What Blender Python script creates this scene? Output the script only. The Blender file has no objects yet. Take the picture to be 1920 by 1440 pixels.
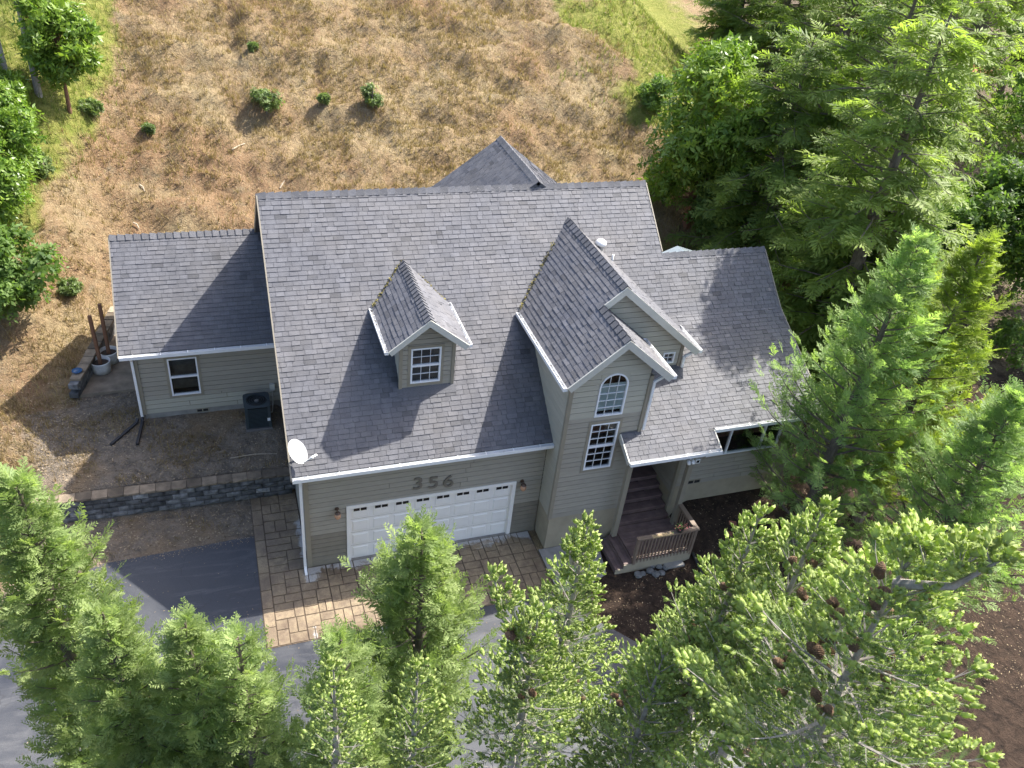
import bpy, math, random
import numpy as np
from mathutils import Matrix, Vector

# ---------------------------------------------------------------- camera, world, sun
sc = bpy.context.scene
COL = sc.collection
FPX = 1562.9
CAM = np.array([-1.448, -17.3115, 19.0895])
PITCH, YAW, ROLL = 0.6132, 0.391, 0.1227

def cam_axes():
    cy, sy, cp, sp = math.cos(YAW), math.sin(YAW), math.cos(PITCH), math.sin(PITCH)
    F = np.array([sy * cp, cy * cp, -sp]); r = np.array([cy, -sy, 0.0]); u = np.cross(r, F)
    return math.cos(ROLL) * r + math.sin(ROLL) * u, -math.sin(ROLL) * r + math.cos(ROLL) * u, F
CR, CU, CF = cam_axes()
cam_data = bpy.data.cameras.new('camera'); cam = bpy.data.objects.new('camera', cam_data); COL.objects.link(cam)
cam_data.sensor_width = 36.0; cam_data.lens = 36.0 * FPX / 1920.0
cam_data.clip_start = 0.1; cam_data.clip_end = 3000
_m = Matrix([[CR[i], CU[i], -CF[i], CAM[i]] for i in range(3)] + [[0, 0, 0, 1]])
cam.matrix_world = _m
sc.camera = cam

SUN = np.array([0.595, 0.20, 0.775]); SUN /= np.linalg.norm(SUN)      # towards the sun
w = bpy.data.worlds.new('World'); sc.world = w; w.use_nodes = True
nt = w.node_tree
sky = nt.nodes.new('ShaderNodeTexSky'); sky.sky_type = 'NISHITA'; sky.sun_disc = False
sky.sun_elevation = math.asin(SUN[2]); sky.sun_rotation = math.atan2(SUN[0], SUN[1])
sky.air_density = 0.75; sky.dust_density = 3.0; sky.ozone_density = 1.0
bg = nt.nodes['Background']; nt.links.new(sky.outputs[0], bg.inputs[0]); bg.inputs[1].default_value = 0.15
sun_d = bpy.data.lights.new('sun', 'SUN'); sun_d.energy = 4.0; sun_d.angle = math.radians(0.6); sun_d.color = (1.0, 0.955, 0.88)
sun_o = bpy.data.objects.new('sun', sun_d); COL.objects.link(sun_o)
sun_o.rotation_euler = Vector(SUN).to_track_quat('Z', 'Y').to_euler(); sun_o.location = (30, 10, 40)
sc.view_settings.view_transform = 'Standard'; sc.view_settings.look = 'None'
sc.view_settings.gamma = 1.0; sc.view_settings.exposure = 1.52
sc.cycles.max_bounces = 6; sc.cycles.diffuse_bounces = 3; sc.cycles.transparent_max_bounces = 8

rnd = random.Random(7)
nrg = np.random.default_rng(11)

# ---------------------------------------------------------------- pixel helpers (photo pixels, 1920 x 1440)
def ray(px, py):
    d = CF + CR * (px - 960) / FPX + CU * (720 - py) / FPX
    return d / np.linalg.norm(d)
def at_dist(px, py, d): return CAM + ray(px, py) * d
def on_plane(px, py, n, c):
    n = np.array(n, float); d = ray(px, py); return CAM + d * ((c - CAM @ n) / (d @ n))
def at_y(px, py, y): return on_plane(px, py, (0, 1, 0), y)
def at_z(px, py, z): return on_plane(px, py, (0, 0, 1), z)
def px_of(P):
    d = np.asarray(P, float) - CAM; z = d @ CF
    return 960 + FPX * (d @ CR) / z, 720 - FPX * (d @ CU) / z, z

# ---------------------------------------------------------------- materials
def new_mat(name):
    m = bpy.data.materials.new(name); m.use_nodes = True
    t = m.node_tree; b = t.nodes['Principled BSDF']
    return m, t, b
def N(t, kind, **kw):
    n = t.nodes.new(kind)
    for k, v in kw.items():
        if k.startswith('i_'):
            n.inputs[k[2:].replace('_', ' ')].default_value = v
        else: setattr(n, k, v)
    return n
def coords(t, scale=(1, 1, 1), rot=(0, 0, 0), obj=False):
    # world-space position, so shared meshes do not repeat their grain
    g = N(t, 'ShaderNodeNewGeometry'); mp = N(t, 'ShaderNodeMapping')
    mp.inputs['Scale'].default_value = scale; mp.inputs['Rotation'].default_value = rot
    t.links.new(g.outputs['Position'], mp.inputs['Vector']); return mp.outputs[0]
def noise(t, vec, scale, detail=4, rough=0.6, dist=0.0):
    n = N(t, 'ShaderNodeTexNoise'); n.inputs['Scale'].default_value = scale; n.inputs['Detail'].default_value = detail
    n.inputs['Roughness'].default_value = rough; n.inputs['Distortion'].default_value = dist
    t.links.new(vec, n.inputs['Vector']); return n.outputs['Fac']
def ramp(t, fac, stops, interp='LINEAR'):
    r = N(t, 'ShaderNodeValToRGB'); r.color_ramp.interpolation = interp
    e = r.color_ramp.elements
    while len(e) < len(stops): e.new(0.5)
    for el, (p, c) in zip(e, stops):
        el.position = p; el.color = (c, c, c, 1) if isinstance(c, (int, float)) else (*c, 1)
    t.links.new(fac, r.inputs[0]); return r.outputs[0]
def mixc(t, fac, a, b, blend='MIX'):
    n = N(t, 'ShaderNodeMix', data_type='RGBA', blend_type=blend)
    for sock, v in ((n.inputs[0], fac), (n.inputs[6], a), (n.inputs[7], b)):
        if isinstance(v, (int, float)): sock.default_value = v
        elif isinstance(v, tuple): sock.default_value = (*v, 1)
        else: t.links.new(v, sock)
    return n.outputs[2]
def math_n(t, op, a, b=None):
    n = N(t, 'ShaderNodeMath', operation=op)
    for s, v in ((n.inputs[0], a), (n.inputs[1], b)):
        if v is None: continue
        if isinstance(v, (int, float)): s.default_value = v
        else: t.links.new(v, s)
    return n.outputs[0]
def attr(t, name='tone'):
    a = N(t, 'ShaderNodeAttribute', attribute_name=name); return a
def bump(t, b, h, strength, dist=0.02):
    n = N(t, 'ShaderNodeBump'); n.inputs['Strength'].default_value = strength; n.inputs['Distance'].default_value = dist
    t.links.new(h, n.inputs['Height']); t.links.new(n.outputs[0], b.inputs['Normal'])

def simple(name, col, rough=0.7, var=0.15, nscale=6.0, bumpk=0.0, metal=0.0, spec=0.5, toned=True, stretch=(1, 1, 1)):
    m, t, b = new_mat(name); c = coords(t, stretch)
    f = noise(t, c, nscale, 5)
    k = ramp(t, f, [(0.3, 1 - var), (0.7, 1 + var)])
    out = mixc(t, 1.0, tuple(col), k, 'MULTIPLY')
    if toned:
        a = attr(t); mul = math_n(t, 'ADD', a.outputs['Fac'], 1.0)
        out = mixc(t, 1.0, out, mul, 'MULTIPLY')
    t.links.new(out, b.inputs['Base Color'])
    b.inputs['Roughness'].default_value = rough; b.inputs['Metallic'].default_value = metal
    b.inputs['Specular IOR Level'].default_value = spec
    if bumpk: bump(t, b, noise(t, c, nscale * 6, 4), bumpk)
    return m

MAT = {}
def shingle_mat():
    m, t, b = new_mat('roof_shingle'); c = coords(t)
    g = noise(t, c, 90, 3, 0.7); big = noise(t, c, 0.55, 4, 0.6); mid = noise(t, coords(t, (1, 1, 1)), 5, 4)
    col = mixc(t, ramp(t, mid, [(0.35, 0.0), (0.7, 1.0)]), (0.089, 0.091, 0.103), (0.117, 0.118, 0.130))
    col = mixc(t, ramp(t, big, [(0.42, 0.0), (0.72, 0.5)]), col, (0.145, 0.136, 0.130))
    col = mixc(t, 1.0, col, ramp(t, g, [(0.25, 0.72), (0.75, 1.28)]), 'MULTIPLY')
    stk = noise(t, coords(t, (2.2, .22, .22)), 1.6, 5, 0.7, 0.3); col = mixc(t, 1.0, col, ramp(t, stk, [(0.30, 0.86), (0.70, 1.12)]), 'MULTIPLY')
    lic = noise(t, c, 7.5, 3, 0.5); col = mixc(t, ramp(t, lic, [(0.70, 0.0), (0.76, 0.35)]), col, (0.20, 0.21, 0.20))
    col = mixc(t, 1.0, col, math_n(t, 'ADD', attr(t).outputs['Fac'], 1.0), 'MULTIPLY')
    t.links.new(col, b.inputs['Base Color']); b.inputs['Roughness'].default_value = 0.72
    b.inputs['Specular IOR Level'].default_value = 0.42
    bump(t, b, g, 0.5, 0.01)
    return m
MAT['shingle'] = shingle_mat()
MAT['cap'] = simple('ridge_cap_shingle', (0.100, 0.101, 0.110), 0.8, 0.25, 40, 0.4)
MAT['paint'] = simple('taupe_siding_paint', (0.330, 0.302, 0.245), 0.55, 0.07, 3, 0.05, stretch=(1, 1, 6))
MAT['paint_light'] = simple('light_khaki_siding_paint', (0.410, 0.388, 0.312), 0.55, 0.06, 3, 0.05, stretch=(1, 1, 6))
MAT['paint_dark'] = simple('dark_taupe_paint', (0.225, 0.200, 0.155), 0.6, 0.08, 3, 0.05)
MAT['lap_shadow'] = simple('painted_lap_shadow_backing', (0.130, 0.118, 0.092), 0.9, 0.1, 3)  # dark colour paints the shadow line beneath each siding lap
MAT['grout'] = simple('dark_joint', (0.095, 0.070, 0.050), 0.95, 0.3, 8)
MAT['trim'] = simple('pale_trim_paint', (0.50, 0.49, 0.43), 0.5, 0.05, 4)
MAT['casing'] = simple('taupe_casing_paint', (0.27, 0.24, 0.18), 0.5, 0.06, 4)
MAT['white'] = simple('white_gutter_paint', (0.78, 0.78, 0.77), 0.4, 0.06, 5)
MAT['vinyl'] = simple('white_window_vinyl', (0.80, 0.81, 0.82), 0.35, 0.03, 4)
MAT['door'] = simple('white_garage_door', (0.86, 0.82, 0.755), 0.45, 0.04, 2)
MAT['found'] = simple('painted_foundation', (0.33, 0.285, 0.20), 0.8, 0.12, 2.5, 0.2)
MAT['concrete'] = simple('grey_concrete', (0.25, 0.235, 0.21), 0.85, 0.22, 3, 0.3)
MAT['concrete_stained'] = simple('stained_brown_concrete', (0.22, 0.175, 0.125), 0.85, 0.35, 2.2, 0.3)
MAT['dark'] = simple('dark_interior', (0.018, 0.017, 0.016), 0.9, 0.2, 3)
MAT['blacklite'] = simple('dark_lite_glass', (0.015, 0.016, 0.018), 0.15, 0.1, 3)
MAT['blind'] = simple('pale_window_blind', (0.72, 0.80, 0.82), 0.6, 0.04, 3)
MAT['curtain'] = simple('brown_interior_fabric', (0.16, 0.07, 0.05), 0.8, 0.5, 5)
MAT['deck'] = simple('dark_red_brown_deck_stain', (0.165, 0.112, 0.100), 0.55, 0.25, 4, 0.15)
MAT['rail'] = simple('brown_taupe_rail_paint', (0.205, 0.150, 0.108), 0.55, 0.12, 4, 0.1)
MAT['rail_worn'] = simple('worn_bare_wood', (0.38, 0.28, 0.15), 0.7, 0.4, 8, 0.2)
MAT['black'] = simple('black_corrugated_plastic', (0.016, 0.016, 0.018), 0.45, 0.2, 8)
MAT['greypipe'] = simple('grey_plastic_pipe', (0.16, 0.15, 0.15), 0.6, 0.2, 8)
MAT['acm'] = simple('dark_slate_painted_steel', (0.040, 0.055, 0.062), 0.45, 0.15, 4)
MAT['acdark'] = simple('black_coil', (0.010, 0.012, 0.013), 0.6, 0.2, 9)
MAT['timber'] = simple('reddish_timber', (0.20, 0.095, 0.050), 0.75, 0.25, 9, 0.2, stretch=(4, 4, .6))
MAT['pot'] = simple('weathered_white_pot', (0.60, 0.59, 0.56), 0.8, 0.28, 3.5, 0.2)
MAT['soil'] = simple('dark_soil', (0.05, 0.036, 0.026), 0.95, 0.4, 20, 0.6)
MAT['block'] = simple('slate_grey_wall_block', (0.135, 0.133, 0.130), 0.9, 0.7, 4.5, 0.9)
MAT['block_tan'] = simple('tan_cap_block', (0.205, 0.160, 0.110), 0.9, 0.35, 4, 0.7)
MAT['dish'] = simple('white_dish_enamel', (0.80, 0.80, 0.77), 0.35, 0.03, 3)
MAT['metal'] = simple('galvanised_metal', (0.45, 0.46, 0.47), 0.4, 0.1, 5, 0, 0.8)
MAT['brick'] = simple('dusty_red_brick', (0.22, 0.085, 0.060), 0.9, 0.3, 9, 0.4)
MAT['rock'] = simple('pale_grey_rock', (0.15, 0.15, 0.145), 0.9, 0.35, 6, 0.8)
MAT['bark'] = simple('grey_brown_bark', (0.155, 0.125, 0.098), 0.9, 0.4, 14, 0.9, stretch=(1, 1, .25))
MAT['bark_pale'] = simple('pale_grey_bark', (0.34, 0.31, 0.275), 0.85, 0.3, 20, 0.5)
MAT['bark_red'] = simple('reddish_brown_bark', (0.20, 0.10, 0.055), 0.85, 0.35, 14, 0.6)
MAT['cone'] = simple('brown_cone_scales', (0.185, 0.108, 0.058), 0.8, 0.45, 60, 0.6)
MAT['amber'] = simple('amber_lamp_glass', (0.55, 0.30, 0.17), 0.12, 0.25, 9)
MAT['bronze'] = simple('aged_bronze', (0.13, 0.085, 0.06), 0.45, 0.2, 9, 0, 0.5)
MAT['digit'] = simple('brown_number_paint', (0.165, 0.145, 0.112), 0.6, 0.15, 8)
MAT['mat'] = simple('straw_doormat', (0.42, 0.29, 0.12), 0.95, 0.2, 30, 0.4)
MAT['flower_pink'] = simple('pink_petals', (0.60, 0.16, 0.16), 0.6, 0.4, 30)
MAT['flower_leaf'] = simple('pot_plant_leaves', (0.10, 0.22, 0.04), 0.6, 0.3, 30)
MAT['blue'] = simple('blue_glazed_ceramic', (0.03, 0.09, 0.20), 0.25, 0.3, 9)
MAT['orange_wood'] = simple('orange_stained_wood', (0.36, 0.13, 0.045), 0.7, 0.3, 6, 0.2)
MAT['stick'] = simple('bleached_stick', (0.42, 0.35, 0.26), 0.9, 0.25, 12)
MAT['copper_haze'] = simple('translucent_skylight', (0.20, 0.235, 0.25), 0.2, 0.1, 4)

def glass_mat():
    m = bpy.data.materials.new('window_glass'); m.use_nodes = True; t = m.node_tree
    t.nodes.remove(t.nodes['Principled BSDF']); out = t.nodes['Material Output']
    g = N(t, 'ShaderNodeBsdfGlossy'); g.inputs['Roughness'].default_value = 0.02; g.inputs['Color'].default_value = (0.9, 0.95, 0.95, 1)
    tr = N(t, 'ShaderNodeBsdfTransparent'); tr.inputs['Color'].default_value = (0.80, 0.84, 0.83, 1)
    fr = N(t, 'ShaderNodeFresnel'); fr.inputs['IOR'].default_value = 1.9
    mx = N(t, 'ShaderNodeMixShader'); t.links.new(fr.outputs[0], mx.inputs[0]); t.links.new(tr.outputs[0], mx.inputs[1]); t.links.new(g.outputs[0], mx.inputs[2])
    t.links.new(mx.outputs[0], out.inputs['Surface']); return m
MAT['glass'] = glass_mat()

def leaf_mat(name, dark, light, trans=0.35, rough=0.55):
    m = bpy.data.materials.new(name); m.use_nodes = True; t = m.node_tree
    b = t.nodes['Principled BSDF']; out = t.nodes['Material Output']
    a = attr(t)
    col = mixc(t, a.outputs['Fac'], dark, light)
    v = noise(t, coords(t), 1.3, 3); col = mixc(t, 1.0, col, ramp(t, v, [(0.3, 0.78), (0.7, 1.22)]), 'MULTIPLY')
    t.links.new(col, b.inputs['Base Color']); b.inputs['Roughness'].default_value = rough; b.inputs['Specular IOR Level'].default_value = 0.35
    tl = N(t, 'ShaderNodeBsdfTranslucent'); t.links.new(mixc(t, 1.0, col, (1.15, 1.25, 0.6), 'MULTIPLY'), tl.inputs['Color'])
    mx = N(t, 'ShaderNodeMixShader'); mx.inputs[0].default_value = trans
    t.links.new(b.outputs[0], mx.inputs[1]); t.links.new(tl.outputs[0], mx.inputs[2]); t.links.new(mx.outputs[0], out.inputs['Surface'])
    return m
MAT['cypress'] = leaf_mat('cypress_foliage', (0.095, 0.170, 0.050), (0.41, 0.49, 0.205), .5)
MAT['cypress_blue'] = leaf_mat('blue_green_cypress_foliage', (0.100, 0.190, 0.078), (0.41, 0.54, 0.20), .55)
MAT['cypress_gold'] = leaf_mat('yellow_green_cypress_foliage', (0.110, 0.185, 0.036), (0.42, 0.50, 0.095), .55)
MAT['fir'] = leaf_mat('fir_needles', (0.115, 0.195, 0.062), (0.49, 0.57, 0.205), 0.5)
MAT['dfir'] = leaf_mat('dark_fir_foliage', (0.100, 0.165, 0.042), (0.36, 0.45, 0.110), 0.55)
MAT['madrone'] = leaf_mat('glossy_bright_leaves', (0.075, 0.165, 0.024), (0.27, 0.37, 0.060), 0.4, 0.35)
MAT['oak'] = leaf_mat('mid_green_leaves', (0.065, 0.130, 0.030), (0.23, 0.335, 0.080), 0.5)
MAT['shrub'] = leaf_mat('grey_green_shrub_leaves', (0.085, 0.135, 0.045), (0.24, 0.31, 0.115), 0.45)
MAT['straw'] = leaf_mat('dry_grass_blades', (0.17, 0.110, 0.050), (0.37, 0.290, 0.150), 0.3, 0.8)
MAT['grass'] = leaf_mat('green_grass_blades', (0.11, 0.15, 0.030), (0.27, 0.31, 0.080), 0.35, 0.7)
MAT['litter'] = leaf_mat('leaf_litter_flakes', (0.10, 0.065, 0.035), (0.42, 0.33, 0.22), 0.1, 0.9)

# ---------------------------------------------------------------- mesh builder
class MB:
    def __init__(s): s.v = []; s.f = []; s.tone = []
    def poly(s, pts, tone=0.0):
        b = len(s.v); s.v += [tuple(map(float, p)) for p in pts]; s.f.append(tuple(range(b, b + len(pts)))); s.tone += [tone] * len(pts)
    def mesh(s, V, F, tone=0.0):
        b = len(s.v); s.v += [tuple(map(float, p)) for p in V]; s.f += [tuple(i + b for i in f) for f in F]; s.tone += [tone] * len(V)
    def box(s, a, b, tone=0.0):
        (x0, y0, z0), (x1, y1, z1) = a, b
        V = [(x0, y0, z0), (x1, y0, z0), (x1, y1, z0), (x0, y1, z0), (x0, y0, z1), (x1, y0, z1), (x1, y1, z1), (x0, y1, z1)]
        s.mesh(V, BOXF, tone)
    def hexa(s, V, tone=0.0): s.mesh(V, BOXF, tone)          # 4 bottom + 4 top, same winding as box
    def beam(s, p, q, wd, ht, up=(0, 0, 1), tone=0.0):
        p, q, up = (np.array(a, float) for a in (p, q, up)); d = q - p; d /= np.linalg.norm(d)
        r = np.cross(d, up); r /= np.linalg.norm(r); u = np.cross(r, d)
        V = [c + r * a * wd / 2 + u * b * ht / 2 for b in (-1, 1) for c, a in ((p, -1), (p, 1), (q, 1), (q, -1))]
        s.mesh(V, BOXF, tone)
    def prism(s, poly, off, tone=0.0):
        n = len(poly); off = np.array(off, float); V = [np.array(p, float) for p in poly]; V = V + [p + off for p in V]
        s.mesh(V, [tuple(range(n))[::-1], tuple(range(n, 2 * n))] + [(i, (i + 1) % n, n + (i + 1) % n, n + i) for i in range(n)], tone)
    def tube(s, path, rad, n=8, tone=0.0, cap=True):
        path = [np.array(p, float) for p in path]; rad = rad if hasattr(rad, '__len__') else [rad] * len(path)
        V = []; ref = np.array([0.31, 0.17, 0.93])
        for i, p in enumerate(path):
            d = path[min(i + 1, len(path) - 1)] - path[max(i - 1, 0)]; d = d / (np.linalg.norm(d) + 1e-9)
            a = np.cross(d, ref); 
            if np.linalg.norm(a) < 1e-3: a = np.cross(d, (1, 0, 0))
            a /= np.linalg.norm(a); b = np.cross(d, a)
            for k in range(n):
                t = 2 * math.pi * k / n; V.append(p + rad[i] * (a * math.cos(t) + b * math.sin(t)))
        F = [(i * n + k, i * n + (k + 1) % n, (i + 1) * n + (k + 1) % n, (i + 1) * n + k) for i in range(len(path) - 1) for k in range(n)]
        if cap: F += [tuple(range(n))[::-1], tuple(range((len(path) - 1) * n, len(path) * n))]
        s.mesh(V, F, tone)
    def lathe(s, c, prof, n=20, tone=0.0, axis=None):
        c = np.array(c, float)
        if axis is None: A, B, D = np.eye(3)
        else:
            D = np.array(axis, float); D /= np.linalg.norm(D); A = np.cross(D, (0.2, 0.1, 1)) if abs(D[2]) < .9 else np.cross(D, (1, 0, 0)); A /= np.linalg.norm(A); B = np.cross(D, A)
        V = [c + r * (A * math.cos(2 * math.pi * k / n) + B * math.sin(2 * math.pi * k / n)) + D * z for r, z in prof for k in range(n)]
        F = [(i * n + k, i * n + (k + 1) % n, (i + 1) * n + (k + 1) % n, (i + 1) * n + k) for i in range(len(prof) - 1) for k in range(n)]
        s.mesh(V, F, tone)
    def build(s, name, mat, parent=None, smooth=False, kind=None):
        me = bpy.data.meshes.new(name); me.from_pydata(s.v, [], s.f)
        at = me.attributes.new('tone', 'FLOAT', 'POINT'); at.data.foreach_set('value', s.tone)
        if smooth: me.polygons.foreach_set('use_smooth', [True] * len(me.polygons))
        me.materials.append(MAT[mat] if isinstance(mat, str) else mat); me.update()
        return link(name, me, parent, kind)
BOXF = [(3, 2, 1, 0), (4, 5, 6, 7), (0, 1, 5, 4), (1, 2, 6, 5), (2, 3, 7, 6), (3, 0, 4, 7)]
def link(name, me, parent=None, kind=None, mtx=None):
    o = bpy.data.objects.new(name, me); COL.objects.link(o)
    if parent is not None:
        o.parent = parent
        if parent.type == 'EMPTY': o.matrix_parent_inverse = Matrix.Translation(-Vector(parent.location))
    if mtx is not None: o.matrix_basis = mtx
    if kind: o['kind'] = kind
    return o
def tag(o, label, cat, group=None):
    o['label'] = label; o['category'] = cat
    if group: o['group'] = group
    return o
def thing(name, loc, label, cat, group=None):
    o = bpy.data.objects.new(name, None); COL.objects.link(o); o.location = tuple(float(a) for a in loc); o.empty_display_size = 0.3
    return tag(o, label, cat, group)

# value noise on numpy arrays
def vnoise(x, y, seed=0):
    def hsh(i, j):
        n = (i * 374761393 + j * 668265263 + seed * 974711) & 0x7fffffff
        n = ((n ^ (n >> 13)) * 1274126177) & 0x7fffffff
        return ((n ^ (n >> 16)) & 0xffff) / 65535.0
    x = np.asarray(x, float); y = np.asarray(y, float)
    i = np.floor(x).astype(np.int64); j = np.floor(y).astype(np.int64); fx = x - i; fy = y - j
    fx = fx * fx * (3 - 2 * fx); fy = fy * fy * (3 - 2 * fy)
    return (hsh(i, j) * (1 - fx) + hsh(i + 1, j) * fx) * (1 - fy) + (hsh(i, j + 1) * (1 - fx) + hsh(i + 1, j + 1) * fx) * fy
def fbm(x, y, seed=0, oct=4):
    a = 0; s = 1; t = 0
    for k in range(oct): a = a + s * vnoise(x * 2 ** k, y * 2 ** k, seed + k); t += s; s *= .5
    return a / t
def sstep(a, b, x): t = np.clip((np.asarray(x, float) - a) / (b - a), 0, 1); return t * t * (3 - 2 * t)

# ---------------------------------------------------------------- terrain
def ground_h(x, y):
    x = np.asarray(x, float); y = np.asarray(y, float)
    # level in front, terrace left behind the retaining wall, bank on the right
    terr = 0.80 + 0.5 * sstep(3.2, 6.6, y)
    left = np.where(x < -7.0, sstep(1.2, 4.6, y), sstep(3.44, 3.62, y)) * terr * sstep(0.15, -0.05, x)
    right = sstep(11.2, 11.9, x) * (sstep(-3.0, -0.7, y) * 0.95 + 0.35 * sstep(0, 12, y))
    right = right - 1.2 * sstep(17, 30, x) * sstep(6, -4, y)
    base = left + right
    yb = 11.9 - 3.4 * sstep(-4.8, -8.5, x) - 0.05 * np.clip(-x - 8, 0, 30)
    t = np.clip(y - yb, 0, None)
    slope = 0.60 - 0.42 * sstep(19, 32, x)
    hill = slope * (np.sqrt(t * t + 1.2) - math.sqrt(1.2)) 
    wv = (t + 2.6 * fbm(x * .13, y * .13, 61) + .25 * np.sin(x * .4)) / 2.7; fz = wv - np.floor(wv)
    hill = hill + (0.34 * sstep(0, .30, fz) - 0.34 * fz) * sstep(1.5, 5, t) * sstep(26, 18, x) * (.35 + 1.3 * fbm(x * .2 + 9, y * .2, 63))
    cap = 34.0
    hill = cap * (1 - np.exp(-hill / cap)) 
    lumps = (fbm(x * 0.35, y * 0.35, 3) - 0.5) * 0.9 * sstep(0, 5, t) + (fbm(x * 1.3, y * 1.3, 9) - .5) * 0.45 * sstep(0, 3, t)
    lumps = lumps + (fbm(x * 4.5, y * 4.5, 21, 2) - .5) * 0.16 * sstep(0, 2, t) + (np.abs(fbm(x * .5 + 3, y * .9, 77, 3) - .5) * -1.1 + .1) * sstep(1, 5, t)
    base = base + 1.3 * sstep(-.05, .3, x) * sstep(11.9, 11.2, x) * sstep(10.5, 11.8, y)
    small = (fbm(x * 2.2, y * 2.2, 5) - .5) * 0.10 * np.where((x < -.4) & (y > 3.8) | (x > 7.2) & (y < -1.2) & (x > 8.9) | (y < -9.3), 1, 0)
    front = -0.06 * sstep(-9, -30, y) * (-9 - y)
    return base + hill + lumps + small + np.where(y < -9, front, 0)
def on_ground(px, py):
    d = ray(px, py); t = np.arange(3.0, 160, 0.1); P = CAM[None] + t[:, None] * d[None]
    k = np.argmax(P[:, 2] < ground_h(P[:, 0], P[:, 1])); return P[k] * [1, 1, 0] + [0, 0, float(ground_h(P[k, 0], P[k, 1]))]

def axis_coords(lo, hi, flo, fhi, fine, grow=1.13):
    a = list(np.arange(flo, fhi + 1e-6, fine)); s = fine
    v = fhi
    while v < hi: s *= grow; v += s; a.append(v)
    s = fine; v = flo
    while v > lo: s *= grow; v -= s; a.insert(0, v)
    return np.array(a)
def ground_mat():
    m, t, b = new_mat('hillside_ground'); c = coords(t)
    z = N(t, 'ShaderNodeVertexColor', layer_name='zone'); sp = N(t, 'ShaderNodeSeparateColor'); t.links.new(z.outputs[0], sp.inputs[0])
    fine = noise(t, c, 22, 6, 0.75); mid = noise(t, c, 3.2, 6, 0.7, 0.6); big = noise(t, c, 0.42, 5, 0.65, 0.4)
    st = noise(t, coords(t, (1.0, 0.35, 0.35), (0, 0, 0.5)), 9, 5, 0.75)
    dry = mixc(t, ramp(t, big, [(0.38, 0.0), (0.66, 1.0)]), (0.248, 0.172, 0.096), (0.300, 0.236, 0.134))
    dry = mixc(t, ramp(t, mid, [(0.50, 0.0), (0.66, 0.65)]), dry, (0.140, 0.092, 0.055))
    red = noise(t, coords(t, (1, .6, 1)), 0.16, 4, 0.6, 0.5)
    dry = mixc(t, ramp(t, red, [(0.50, 0.0), (0.62, 0.75)]), dry, (0.222, 0.135, 0.076))
    dry = mixc(t, ramp(t, noise(t, c, 0.8, 5, 0.7, .3), [(0.56, 0.0), (0.68, 0.6)]), dry, (0.215, 0.185, 0.120))
    dry = mixc(t, ramp(t, st, [(0.54, 0.0), (0.70, 0.8)]), dry, (0.33, 0.265, 0.150))
    sp_ = noise(t, c, 45, 2, 0.5)
    dry = mixc(t, ramp(t, sp_, [(0.66, 0.0), (0.70, 0.9)]), dry, (0.46, 0.40, 0.30))
    dirt = mixc(t, ramp(t, mid, [(0.35, 0.0), (0.65, 1.0)]), (0.140, 0.120, 0.098), (0.290, 0.238, 0.180))
    dirt = mixc(t, ramp(t, big, [(0.5, 0.0), (0.68, 0.85)]), dirt, (0.27, 0.190, 0.110))
    mulch = mixc(t, ramp(t, mid, [(0.35, 0.0), (0.65, 1.0)]), (0.028, 0.021, 0.017), (0.074, 0.050, 0.036))
    green = mixc(t, ramp(t, mid, [(0.35, 0.0), (0.65, 1.0)]), (0.13, 0.16, 0.030), (0.25, 0.24, 0.070))
    litter = mixc(t, ramp(t, mid, [(0.35, 0.0), (0.65, 1.0)]), (0.075, 0.056, 0.040), (0.175, 0.140, 0.100))
    jit = math_n(t, 'MULTIPLY', math_n(t, 'SUBTRACT', noise(t, c, 1.1, 6, 0.7), 0.5), 0.9)
    def msk(sock): return ramp(t, math_n(t, 'ADD', sock, jit), [(0.35, 0.0), (0.65, 1.0)])
    col = mixc(t, msk(sp.outputs[1]), dry, green)
    col = mixc(t, msk(sp.outputs[0]), col, dirt)
    col = mixc(t, msk(sp.outputs[2]), col, mulch)
    al = N(t, 'ShaderNodeAttribute', attribute_name='litter'); col = mixc(t, msk(al.outputs['Fac']), col, litter)
    col = mixc(t, 1.0, col, ramp(t, fine, [(0.25, 0.60), (0.75, 1.40)]), 'MULTIPLY')
    t.links.new(col, b.inputs['Base Color']); b.inputs['Roughness'].default_value = 0.95; b.inputs['Specular IOR Level'].default_value = 0.1
    h = math_n(t, 'ADD', math_n(t, 'MULTIPLY', mid, 1.0), math_n(t, 'MULTIPLY', fine, 0.35))
    bump(t, b, h, 1.0, 0.20)
    return m
MAT['ground'] = ground_mat()
_gb = sorted([tuple(on_ground(*p)[:2]) for p in ((30, 470), (60, 400), (105, 300), (175, 240), (200, 150), (212, 85), (220, 20))], key=lambda p: p[1])
GB_Y = [p[1] for p in _gb]; GB_X = [p[0] for p in _gb]
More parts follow.
